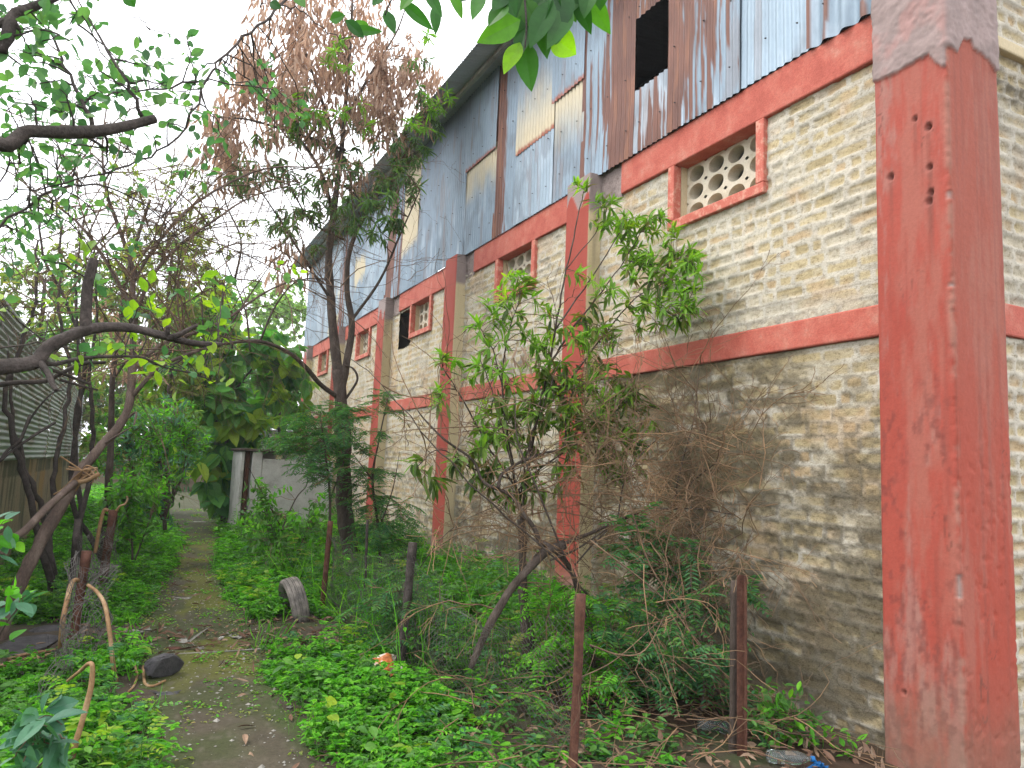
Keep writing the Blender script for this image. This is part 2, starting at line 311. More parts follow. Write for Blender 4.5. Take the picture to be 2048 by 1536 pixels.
def brick_color(m, h1, h2, y, z, seed, stain, oliv=0.0):
    smear = sst(0.34, 0.56, fbm(y*4.5, z*6, 4, seed+30))
    mm = m*(0.35+0.65*smear)
    br = mixc((0.40, 0.325, 0.185), (0.53, 0.44, 0.27), h1); br = mixc(br, (0.47, 0.32, 0.19), (h2 > 0.82)*0.5)
    mort = mixc((0.49, 0.45, 0.37), (0.61, 0.57, 0.48), fbm(y*8, z*8, 4, seed+31))
    c = mixc(mort, br, mm)
    c = mixc(c, (0.52, 0.36, 0.21), 0.5*sst(0.58, 0.70, fbm(y*2.2, z*2.6, 4, seed+50)))
    c = mixc(c, (0.34, 0.32, 0.27), 0.4*sst(0.55, 0.7, fbm(y*2, z*5, 5, seed+70)))
    n1 = fbm(y*1.6, z*2.4, 4, seed+80); n2 = fbm(y*5.5, z*12, 5, seed+81); n3 = fbm(y*22, z*34, 3, seed+82)
    ol = mixc((0.25, 0.20, 0.10), (0.38, 0.29, 0.13), n3)
    c = mixc(c, ol, np.clip(oliv, 0, 1)*sst(0.38, 0.58, n1*.5+n2*.5+.12*(h1-.5)))
    s = sst(0.62-0.34*stain, 0.86-0.34*stain, 0.30*n1+0.40*n2+0.30*n3+0.12*(h2-0.5)+0.05*(1-m))*np.minimum(stain*1.3, 0.82); s = np.maximum(s, 0.42*np.clip(stain-.35, 0, 1)*(.5+n3))
    dk = mixc((0.050, 0.044, 0.030), (0.145, 0.122, 0.082), n3)
    c = mixc(c, dk, s)
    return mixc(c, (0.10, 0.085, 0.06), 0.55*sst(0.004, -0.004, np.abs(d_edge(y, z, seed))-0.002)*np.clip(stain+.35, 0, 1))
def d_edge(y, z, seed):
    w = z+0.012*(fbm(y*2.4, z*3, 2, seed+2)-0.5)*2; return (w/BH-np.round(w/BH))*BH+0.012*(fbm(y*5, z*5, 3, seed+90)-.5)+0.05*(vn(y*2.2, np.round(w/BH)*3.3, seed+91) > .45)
def panel(y0, y1, z0, z1, step, seed, stainf, holes=(), xb=BX, name='brick_panel', smooth=0.0, relief=0.0075, oliv=None, seam=0.10):
    ys = np.arange(y0, y1+step*0.5, step); zs = np.arange(z0, z1+step*0.5, step); ys[-1] = y1; zs[-1] = z1
    Yg, Zg = np.meshgrid(ys, zs, indexing='ij')
    m, h1, h2, fz, d = brick_relief(Yg, Zg, seed)
    rough = fbm(Yg*16, Zg*16, 4, seed+4)-0.5
    patch = sst(0.48, 0.66, fbm(Yg*1.4, Zg*1.4, 3, seed+11))*(1-smooth)
    out = (1-m)*(relief*(0.35+patch)) + m*0.007*(h1-0.5) + 0.012*rough + 0.008*(fbm(Yg*4, Zg*5, 3, seed+6)-0.5)
    crev = sst(0.76, 0.84, fz)*(h2 > 0.3)*m; out = out-0.006*crev+0.007*(fbm(Yg*42, Zg*42, 3, seed+44)-.5)
    # mortar fillets smeared along the edges of the bay
    e = np.minimum(np.minimum(Yg-y0, y1-Yg), Zg-z0); out = out + 0.024*sst(seam, 0.0, e+0.06*rough)*(0.2+1.1*fbm(Yg*34, Zg*34, 3, seed+5))
    P = np.stack([xb-out, Yg, Zg], -1)
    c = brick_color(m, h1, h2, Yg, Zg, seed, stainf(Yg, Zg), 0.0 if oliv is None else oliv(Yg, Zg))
    c = mixc(c, (0.50, 0.46, 0.38), 0.5*sst(seam, 0.0, e+0.08*rough))
    keep = np.ones((len(ys)-1, len(zs)-1), bool); yc = (ys[:-1]+ys[1:])/2; zc = (zs[:-1]+zs[1:])/2
    for (a, b, cc, dd, jag) in holes:
        n = jag*(fbm(yc[:, None]*12, zc[None, :]*12, 3, seed+3)-0.5)*2
        keep &= ~((yc[:, None]+n > a) & (yc[:, None]+n < b) & (zc[None, :]+n > cc) & (zc[None, :]-n < dd))
    return under(grid(name, P, c, M['brick'], keep=keep))
PIL = [2.517, 6.34, 9.93, 13.41, 17.02, 20.55]; PW = 0.455
VENT = [(4.05, 5.21), (7.75, 8.87), (11.30, 12.36), (14.87, 15.96), (18.66, 19.72)]
ZB = 4.385
for i in range(5):
    a, b = PIL[i]+PW-0.02, PIL[i+1]+0.02; st = [0.013, 0.016, 0.022, 0.03, 0.04][i]; v0, v1 = VENT[i]
    hs = [(v0+0.04, v1-0.04, 3.82, 4.5, 0)]
    if i == 2: hs.append((12.38, 13.04, 3.67, 4.36, 0.03))
    up = [0.30, 0.42, 0.40, 0.30, 0.3][i]
    sm = [0.0, 0.35, 0.35, 0.6, 0.6][i]
    panel(a, b, 2.733, ZB+0.03, st, 100+i*13, lambda y, z, up=up: up+0.30*sst(0.55, 0.0, z-2.72)-0.12, hs, smooth=sm, seam=.13)
    base = [0.78, 0.66, 0.42, 0.30, 0.30][i]
    def st_lo(y, z, i=i, base=base):
        s = base + 0.35*sst(1.1, 0.1, z) - 0.45*sst(2.0, 2.5, z)*(0.4 if i == 0 else 1)
        if i == 0: s = s - 0.42*sst(4.2, 3.1, y)*sst(1.5, 2.5, z) + 0.16*sst(3.9, 4.9, y) + .34*sst(1.0, .1, z)
        if i == 1: s = s - 0.2*sst(1.0, 1.9, z)
        return np.clip(s, 0, 1.05)
    panel(a, b, -0.15, 2.525, st, 300+i*17, st_lo, smooth=sm*0.6, relief=[.005, .007, .009, .01, .01][i], oliv=(lambda y, z, i=i: [0.95, .25, .1, 0, 0][i]*(.35+.65*sst(3.3, 4.6, y) if i == 0 else 1)), seam=.14 if i == 0 else .1)

# red bands (tie beams) butting between pilasters; bare stretches beside some pilasters
def slab(name, x0, y0, z0, x1, y1, z1, mat, bev=0.012, parent=None):
    mb = MB(); ny = max(2, int(abs(y1-y0)/0.12)); nx = 2
    mb.box(x0, y0, z0, x1, y1, z1); return under(mb.build(name, mat, bevel=bev), parent)
for i in range(5):
    a, b = PIL[i]+PW, PIL[i+1]
    slab('middle_band', 4.138, a, 2.527, 4.30, b, 2.731, M['red'])
    cut = [5.965, 9.62, 13.02, b-0.05, b-0.05][i]
    slab('tie_beam', 4.135, a, ZB, 4.44, cut, 4.72, M['red'])
    if b-cut > 0.1:
        ys = np.linspace(cut, b, 40); zs = np.linspace(4.36, 4.74, 24); Yg, Zg = np.meshgrid(ys, zs, indexing='ij')
        X0 = 4.160+0.03*(fbm(Yg*9, Zg*9, 4, 5+i)-0.5); cc = mixc((0.20, 0.16, 0.15), (0.33, 0.27, 0.25), fbm(Yg*7, Zg*7, 4, 8+i))
        under(grid('bare_concrete_stretch', np.stack([X0, Yg, Zg], -1), cc, M['brick']))
        slab('beam_core', 4.19, cut, ZB, 4.40, b, 4.72, M['bare'], 0)
    else: slab('beam_core', 4.19, cut, ZB, 4.40, b, 4.72, M['bare'], 0)
    # ventilator: red frame, recessed block pierced by round holes
    v0, v1 = VENT[i]; w = 0.085; zt, zb = ZB, 3.785
    fm = MB(); fm.box(4.128, v0, zb, 4.215, v1, zb+w); fm.box(4.128, v0, zb+w+.001, 4.215, v0+w, zt-0.001); fm.box(4.128, v1-w, zb+w+.001, 4.215, v1, zt-0.001)
    vt = under(fm.build('ventilator', M['redworn'], bevel=0.008))
    lm = MB(); o0, o1, q0 = v0+w, v1-w, zb+w; e = 0.03
    lm.box(4.217, o0-e, q0-e, 4.41, o1+e, q0); lm.box(4.217, o0-e, q0+.001, 4.41, o0, zt+0.02); lm.box(4.217, o1, q0+.001, 4.41, o1+e, zt+0.02); 
    under(lm.build('reveal', M['cream']), vt)
    bm = MB(); K = 28; ny, nz = 4, 3; cw, ch = (o1-o0)/ny, (zt-q0)/nz; xf, xk = 4.285, 4.40
    ang = np.arange(K)*2*math.pi/K; cs, sn = np.cos(ang), np.sin(ang); sq = np.maximum(np.abs(cs), np.abs(sn))
    for a_ in range(ny):
        for b_ in range(nz):
            yc, zc = o0+(a_+.5)*cw, q0+(b_+.5)*ch
            j1, j2 = RS.uniform(-.006, .006, 2)
            ring = lambda x, ry, rz, s=1, dy=0, dz=0: np.stack([np.full(K, x), yc+dy+cs*ry/s, zc+dz+sn*rz/s], 1)
            V = np.vstack([ring(xf, cw/2, ch/2, sq), ring(xf, cw*0.385, ch*0.415, 1, j1, j2), ring(xk, cw*0.36, ch*0.39, 1, j1, j2)])
            j = np.arange(K); jn = (j+1) % K
            bm.add(V, np.vstack([np.stack([j+t*K, jn+t*K, jn+(t+1)*K, j+(t+1)*K], 1) for t in (0, 1)]))
    under(bm.build('pierced_block', M['vent']), vt)

# pillars: a section swept up the wall, painted red in front, with worn bare heads
zt_pts = [(1751, 164), (1785, 149.5), (1819, 129), (1858, 110.4), (1870, 122), (1887, 136), (1904, 131)]
zs_pts = [(1914, 102), (1922.6, 81.6), (1938, 81.6), (1946, 100), (1960, 107), (1979, 126), (1989, 143), (2000, 141)]
A1 = np.array([onx(x, y, 4.0)[[1, 2]] for x, y in zt_pts]); A1 = A1[np.argsort(A1[:, 0])]
def ony(x, y, Y): return at(x, y, Y)
A2 = np.array([ony(x, y, 2.517)[[0, 2]] for x, y in zs_pts]); A2 = A2[np.argsort(A2[:, 0])]
HOLES = [(onx(x, y, 4.0)[1:], r) for x, y, r in ((1830, 237, .013), (1857, 253, .016), (1859, 335, .016), (1781, 354, .016), (1862, 385, .014), (1858, 402, .016), (1809, 1385, .012))]
def pillar(name, y0, y1, xf, xback_near, z1, step, seed, main=False):
    sec = [(4.24, y1), (xf+0.008, y1), (xf, y1-0.008), (xf, y0+0.010), (xf+0.010, y0), (xback_near, y0)]
    if main: sec.append((xback_near, y0+0.2))
    pts = [sec[0]]
    for p, q in zip(sec[:-1], sec[1:]):
        n = max(1, int(math.hypot(q[0]-p[0], q[1]-p[1])/step))
        pts += [(p[0]+(q[0]-p[0])*t/n, p[1]+(q[1]-p[1])*t/n) for t in range(1, n+1)]
    pts = np.array(pts); T = np.gradient(pts, axis=0); T = nrm(T); Nn = np.stack([T[:, 1], -T[:, 0]], 1)   # outward
    s = np.concatenate([[0], np.cumsum(np.hypot(*np.diff(pts, axis=0).T))])
    zs = np.arange(-0.2, z1+step, step) if not main else np.concatenate([np.arange(-0.2, 5.1, step), np.arange(5.1, z1+0.06, 0.06)])
    Sg, Zg = np.meshgrid(s, zs, indexing='ij'); Xs = np.repeat(pts[:, 0][:, None], len(zs), 1); Ys = np.repeat(pts[:, 1][:, None], len(zs), 1)
    front = (np.abs(Xs-xf) < 0.004); near = (Ys < y0+0.004) & ~front
    n1 = fbm(Sg*5, Zg*1.6, 5, seed); n2 = fbm(Sg*22, Zg*14, 4, seed+1); n3 = fbm(Sg*9, Zg*2.2, 5, seed+2)
    red = mixc((0.28, 0.046, 0.030), (0.37, 0.076, 0.052), n1); red = mixc(red, (0.33, 0.055, 0.04), sst(0.55, 0.7, n3)*0.5)
    if main:
        side = mixc((0.31, 0.080, 0.052), (0.34, 0.062, 0.038), sst(3.0, 1.2, Zg+0.8*(n1-.5)))
        red = np.where(near[..., None], side, red)
        red = mixc(red, (0.32, 0.135, 0.10), 0.5*sst(0.46, 0.66, 0.6*fbm(Sg*4, Zg*1.1, 4, seed+9)+.4*fbm(Sg*30, Zg*5, 4, seed+10)))
    disp = 0.004*(n2-0.5)+0.006*(fbm(Sg*3, Zg*2, 3, seed+6)-0.5)
    col = red
    if main:
        # worn pale streaks low on the lane side, mildew speckle, and a roughly bare arris
        w = sst(0.40, 0.60, 0.62*fbm(Sg*7, Zg*1.0, 5, seed+20)+.38*fbm(Sg*34, Zg*7, 4, seed+19)+0.22*sst(1.5, 0.1, Zg)-0.15)*front
        col = mixc(col, (0.30, 0.19, 0.16), w*0.55)
        spk = sst(0.50, 0.70, fbm(Sg*30, Zg*16, 4, seed+21))*sst(0.42, 0.6, fbm(Sg*3.5, Zg*1.5, 3, seed+22))*front*sst(2.6, 1.9, Zg)
        col = mixc(col, (0.13, 0.035, 0.03), spk*0.5)
        ar = sst(0.05, 0.0, np.hypot(Xs-xf, Ys-y0))
        col = mixc(col, (0.31, 0.165, 0.125), ar*sst(0.40, 0.6, fbm(Sg*10, Zg*9, 4, seed+23))*0.7)
        disp = disp - 0.0045*ar*sst(0.5, 0.7, fbm(Sg*14, Zg*30, 3, seed+24)) - 0.005*sst(.62, .72, fbm(Sg*22, Zg*20, 3, seed+29))*near*sst(2.2, 1.6, Zg) + 0.006*spk*(fbm(Sg*60, Zg*60, 2, 3)-0.5)
        zb = np.where(front, np.interp(Ys, A1[:, 0], A1[:, 1]), np.interp(Xs, A2[:, 0], A2[:, 1])) + 0.025*(fbm(Sg*30, Zg*30, 3, seed+25)-0.5)
        bare = sst(-0.004, 0.006, Zg-zb)
        bc = mixc((0.20, 0.155, 0.145), (0.35, 0.26, 0.245), fbm(Sg*9, Zg*9, 5, seed+26)); bc = mixc(bc, (0.40, 0.20, 0.18), 0.5*sst(0.5, 0.7, fbm(Sg*6, Zg*5, 4, seed+27))*front)
        col = mixc(col, bc, bare)
        disp = disp + bare*(0.014+0.012*(fbm(Sg*14, Zg*14, 4, seed+28)-0.5)+0.010*(fbm(Sg*45, Zg*45, 3, seed+30)-.5))
        for (cy, cz), r in HOLES:
            d = np.hypot(Ys-cy, (Zg-cz)*0.8)+0.012*(n2-0.5); hm = sst(r*1.5, r*0.5, d)*front
            disp = disp-0.035*hm; col = mixc(col, (0.10, 0.05, 0.045), hm*0.8)
            col = mixc(col, (0.30, 0.11, 0.085), sst(r*4.5, r, d)*front*0.4)
        chip = sst(.60, .66, fbm(Zg*5+1.7, Sg*0+3.1, 4, seed+40))*sst(0.035, 0.012, np.hypot(Xs-xf, Ys-y0)+.012*(n2-.5))
        disp = disp-.012*chip; col = mixc(col, mixc((.25, .19, .17), (.38, .31, .28), n2), chip*.9*(1-bare))
        for (cy, cz), r in HOLES[:6]:
            run = sst(.016+.01*n2, .004, np.abs(Ys-cy+.02*(n2-.5)))*sst(cz-.55, cz-.02, Zg)*(Zg < cz)*front; col = mixc(col, (.16, .055, .04), run*.45)
        ck = np.abs(fbm(Sg*3.2, Zg*1.3, 4, seed+41)-.5); col = mixc(col, (.12, .04, .03), .7*sst(.006, .001, ck)*sst(.45, .6, fbm(Sg*2, Zg*1.1, 3, seed+42))*(1-bare))
        drip = sst(.58, .72, fbm(Sg*26, Zg*.55, 4, seed+43)); col = mixc(col, (.19, .06, .045), .32*drip*(1-bare))
        splash = sst(.75, .0, Zg+.35*(fbm(Sg*9, Zg*9, 4, seed+44)-.5)); col = mixc(col, (.17, .12, .085), .55*splash)
    else:
        cream = mixc((0.44, 0.36, 0.21), (0.58, 0.49, 0.31), fbm(Sg*4, Zg*1.2, 4, seed+3)); cream = mixc(cream, (0.24, 0.20, 0.13), 0.55*sst(0.54, 0.70, fbm(Sg*9, Zg*0.9, 4, seed+5)+0.10*sst(2.5, 0.5, Zg)))
        col = np.where(front[..., None], red, cream)
        col = mixc(col, (0.36, 0.26, 0.21), front*0.8*sst(0.75, 0.35, Zg+0.25*(n1-0.5)))
        bs = (~front)*sst(4.25, 4.33, Zg+.12*(n1-.5)); col = mixc(col, mixc((0.20, 0.16, 0.15), (0.33, 0.27, 0.25), fbm(Sg*9, Zg*7, 4, seed+8)), bs); disp = disp+bs*.012*(fbm(Sg*16, Zg*16, 3, seed+18)-.5)
        hd = front*sst(-0.01, 0.01, Zg-(4.44+0.10*np.sin((Ys-y0)/(y1-y0)*9+seed)+0.2*(n1-0.5)))*(1 if seed % 2 else 0)
        col = mixc(col, (0.28, 0.22, 0.21), hd); disp = disp-0.008*hd
    P = np.stack([Xs+Nn[:, 0][:, None]*disp, Ys+Nn[:, 1][:, None]*disp, Zg], -1)
    return under(grid(name, P, col, M['column']))
pillar('corner_pillar', 2.517, 2.517+0.472, 4.0, 4.492, 7.3, 0.0115, 501, True)
for i in range(1, 6):
    pillar('pilaster', PIL[i], PIL[i]+PW, 4.0 if i < 3 else 3.985, 4.24, 4.70, 0.018 if i < 3 else 0.03, 540+i)
# near gable end
ys = np.arange(4.47, 5.8, 0.014); zs = np.arange(-0.2, 7.6, 0.016); Xg, Zg = np.meshgrid(ys, zs, indexing='ij')
m, h1, h2, fz, d = brick_relief(Xg, Zg, 77); out = (1-m)*0.014+0.018*(fbm(Xg*16, Zg*16, 4, 78)-0.5)-0.012*sst(0.8, 0.97, fz)*m
gdark = 0.15+0.75*sst(3.9, 4.25, Zg)*sst(4.34, 4.2, Zg)+0.3*(fbm(Xg*2, Zg*2, 3, 79)-0.3)  # patchy darkening overall, with a darker strip close under the gable beam
under(grid('gable_brick', np.stack([Xg, 2.655-out, Zg], -1), brick_color(m, h1, h2, Xg, Zg, 80, gdark), M['brick']))
slab('gable_band', 4.495, 2.618, 2.527, 5.8, 2.70, 2.731, M['red'])
slab('gable_beam', 4.495, 2.60, 4.385, 5.8, 2.70, 4.47, M['cream'])
slab('gable_infill', 5.8, 2.64, -0.2, 13.9, 2.80, 8.55, M['brick'] if False else M['cream'], 0)
slab('far_gable', 4.3, 21.6, -0.2, 13.9, 21.75, 7.4, M['cream'], 0)
slab('rear_wall', 13.9, 2.64, -0.2, 14.05, 21.75, 8.72, M['dark'], 0)
slab('inner_floor', 4.45, 2.82, 0.02, 13.88, 21.58, 0.05, M['dark'], 0)

# corrugated cladding
def sheet(y0, y1, z0, z1, seed, rust=-0.4, ru=None, cream=None, xb=4.118, pitch=0.076, amp=0.009, tone=(0.215, 0.285, 0.35), edge=0.0, ridge=0.05, jag=0.0, tilt=0.0, name='cladding_sheet'):
    xb = xb-0.0025*(seed % 5)
    st = pitch/8; ys = np.arange(y0, y1+st/2, st); zs = np.linspace(z0, z1, max(6, int((z1-z0)/0.035)))
    Yg, Zg = np.meshgrid(ys, zs, indexing='ij'); u = (Yg-y0)/(y1-y0); v = (Zg-z0)/(z1-z0)
    w = np.sin(2*math.pi*Yg/pitch); Xg = xb-amp*w+0.012*(fbm(Yg*1.3, Zg*1.3, 3, seed)-0.5)*2 - tilt*(1-v)
    if jag: Zg = Zg-(1-v)**20*jag*fbm(Yg*9, Yg*0+seed, 2, seed)
    far = np.asarray(tone)
    base = mixc(far*0.82, far*1.22, fbm(Yg*2.2, Zg*0.9, 5, seed+1)); base = mixc(base, (0.44, 0.52, 0.60), 0.6*sst(0.55, 0.75, fbm(Yg*5, Zg*1.3, 5, seed+2))*sst(6.4, 4.8, Zg))
    base = mixc(base, (0.14, 0.17, 0.20), 0.55*sst(0.52, 0.72, fbm(Yg*4, Zg*2.2, 5, seed+3))); base = mixc(base, (0.20, 0.12, 0.085), 0.3*sst(0.60, 0.70, fbm(Yg*9, Zg*1.2, 5, seed+13)))
    if cream is not None: base = mixc(base, (0.55, 0.47, 0.31), np.clip(cream(u, v, fbm(Yg*5, Zg*3, 4, seed+8)), 0, 1))
    b = rust + (ru(u, v) if ru else 0)
    k = fbm(Yg*17, Zg*0.9, 5, seed+4)+ridge*w+b
    rm = sst(0.50, 0.56, k)
    if edge: rm = np.maximum(rm, sst(edge*1.0, edge*0.35, (Zg-z0)+edge*1.2*(fbm(Yg*28, Zg*2, 3, seed+6)-0.5)))
    rc = mixc((0.085, 0.032, 0.022), (0.19, 0.078, 0.050), fbm(Yg*8, Zg*2, 4, seed+5)); rc = mixc(rc, (0.26, 0.11, 0.055), .5*sst(.58, .7, fbm(Yg*12, Zg*1.5, 4, seed+15)))
    if edge: rc = mixc(rc, (0.36, 0.10, 0.055), 0.7*sst(0.25, 0.0, v)*1.0)
    c = mixc(base, rc, rm)
    nu, nv = Yg.shape; idx = np.arange(nu*nv).reshape(nu, nv); mb = MB()
    mb.add(np.stack([Xg, Yg, Zg], -1).reshape(-1, 3), np.stack([idx[:-1, :-1], idx[1:, :-1], idx[1:, 1:], idx[:-1, 1:]], -1).reshape(-1, 4), 0, c.reshape(-1, 3))
    a6 = np.arange(6)*math.pi/3                       # roofing nails with washers, part of the sheet
    for zc in (4.98, 5.52, 6.2, 6.75):
        if not (z0+.05 < zc < z1-.05): continue
        for yc in np.arange(y0+.12, y1-.06, .34):
            y_, z_ = yc+RS.uniform(-.03, .03), zc+RS.uniform(-.03, .03); V = [(xb-.011, y_, z_)]+[(xb-.0105, y_+.007*math.cos(q), z_+.007*math.sin(q)) for q in a6]+[(xb-.026, y_+.0035*math.cos(q), z_-.003+.0035*math.sin(q)) for q in a6]
            k6 = np.arange(6); mb.add(V, np.vstack([np.stack([k6+1, (k6+1) % 6+1, (k6+1) % 6+7, k6+7], 1), [(7, 8, 9, 10), (7, 10, 11, 12)]]), 0, np.full((13, 3), (.035, .03, .03)))
    return under(mb.build(name, M['sheet'], None, True))
ZC, ZR = 4.705, 7.215
sheet(2.985, 3.60, ZC, ZR, 1, -0.40, lambda u, v: 0.0*u, pitch=0.155, amp=0.02, ridge=0.46)
sheet(3.55, 4.315, ZC+.01, ZR, 2, -0.5, tone=(0.29, 0.375, 0.45), xb=4.122)
sheet(4.275, 5.225, ZC, ZR, 3, 0.10, lambda u, v: 0.25*(u-0.45)+0.05*(v-.2), xb=4.114)
sheet(5.20, 5.765, ZC, 5.36, 4, -0.01, lambda u, v: 0.10*(0.7-v), tone=(0.29, 0.33, 0.375), xb=4.124)
sheet(5.20, 5.765, 6.12, ZR, 5, 0.18)
sheet(5.745, 6.725, ZC-.005, ZR, 6, -0.03, lambda u, v: np.where(u < .42, 0.5, np.where(u > .92, .4, -0.02)))
sheet(6.685, 7.385, ZC, 6.05, 7, -0.5, None, lambda u, v, n: sst(0.35, 0.95, v+0.2*(n-.5))*0.9, xb=4.124)
sheet(6.685, 7.385, 5.95, ZR, 8, -0.5, edge=0.055, xb=4.105)
sheet(7.345, 8.345, ZC, 5.75, 9, -0.5, tone=(0.27, 0.345, 0.41), xb=4.122)
sheet(7.345, 8.345, 5.64, ZR, 10, -0.5, None, lambda u, v, n: sst(0.7, 0.0, v+0.25*(n-.5))*0.95, edge=0.07, xb=4.103)
sheet(8.30, 8.975, ZC, ZR, 11, -0.35, lambda u, v: np.where(u > .62, 0.75, np.where(u > .36, 0.27, -0.1)), ridge=0.1)
sheet(8.93, 10.02, ZC, 6.1, 12, -0.40, lambda u, v: 0.30*((u > .12) & (u < .30))*(v > .45), lambda u, v, n: sst(0.45, 0.9, v+0.3*(n-.5))*0.9, xb=4.122)
sheet(8.93, 10.02, 6.0, ZR, 13, -0.5, edge=0.05, xb=4.106)
sheet(9.97, 11.1, ZC, ZR, 14, -0.5, tone=(0.185, 0.25, 0.31)); sheet(11.05, 12.17, ZC, ZR, 15, -0.5, tone=(0.195, 0.26, 0.325), xb=4.122)
sheet(12.12, 12.98, ZC, ZR, 16, -0.5, None, lambda u, v, n: sst(0.28, 0.36, v+0.12*(n-.5)+0.08*(u-.5))*0.95)
sheet(12.94, 13.93, ZC, ZR, 17, 0.12, lambda u, v: np.where(u > .6, .35, -.08), xb=4.12)
sheet(13.88, 14.85, ZC, ZR, 18, -0.5, tone=(0.27, 0.345, 0.41)); sheet(14.8, 15.5, ZC, ZR, 19, -0.45, tone=(0.30, 0.37, 0.43), xb=4.121)
sheet(15.46, 16.35, ZC, ZR, 20, -0.5, None, lambda u, v, n: 0.95*(sst(0.28, 0.42, v+0.25*(n-.5))*sst(0.62, 0.5, v+.2*(n-.5))))
sheet(16.3, 17.2, ZC, ZR, 21, -0.5, tone=(0.30, 0.37, 0.43), xb=4.121); sheet(17.15, 17.75, ZC, ZR, 22, 0.08)
sheet(17.7, 18.7, ZC, ZR, 23, -0.35, None, lambda u, v, n: 0.9*sst(0.5, 0.6, n)*sst(.5, .3, v), tone=(0.33, 0.40, 0.46), xb=4.121)
sheet(18.65, 20.1, ZC, ZR, 24, -0.5, tone=(0.30, 0.36, 0.42)); sheet(20.05, 21.72, ZC, ZR, 25, -0.5, tone=(0.25, 0.32, 0.385), xb=4.121)
# roof of the same sheeting, overhanging the lane, with purlins and rafters inside
st = 0.076/6; ys = np.arange(2.2, 21.75, st); xs = np.array([3.55, 4.0, 5.0, 8, 14.1]); Yg, Xg = np.meshgrid(ys, xs, indexing='ij')
Zg = 7.13+0.16*(Xg-3.55)+0.010*np.sin(2*math.pi*Yg/0.076)+0.02*(fbm(Yg*1.1, Xg, 3, 4)-.5)
cc = mixc((0.40, 0.45, 0.50), (0.52, 0.57, 0.62), fbm(Yg*1.5, Xg*1.5, 4, 90)); cc = mixc(cc, (0.16, 0.08, 0.06), 0.5*sst(0.62, 0.7, fbm(Yg*1.2, Xg*3, 4, 91)))
under(grid('roof', np.stack([Xg, Yg, Zg], -1), cc, M['sheet']))
slab('purlin', 3.86, 2.3, 7.10, 3.91, 21.7, 7.162, M['conc'], 0)
for x_ in (4.8, 6.5, 9.0): slab('purlin', x_, 2.85, 7.13+0.16*(x_-3.55)-0.11, x_+0.06, 21.55, 7.13+0.16*(x_-3.55)-0.03, M['rust'], 0)

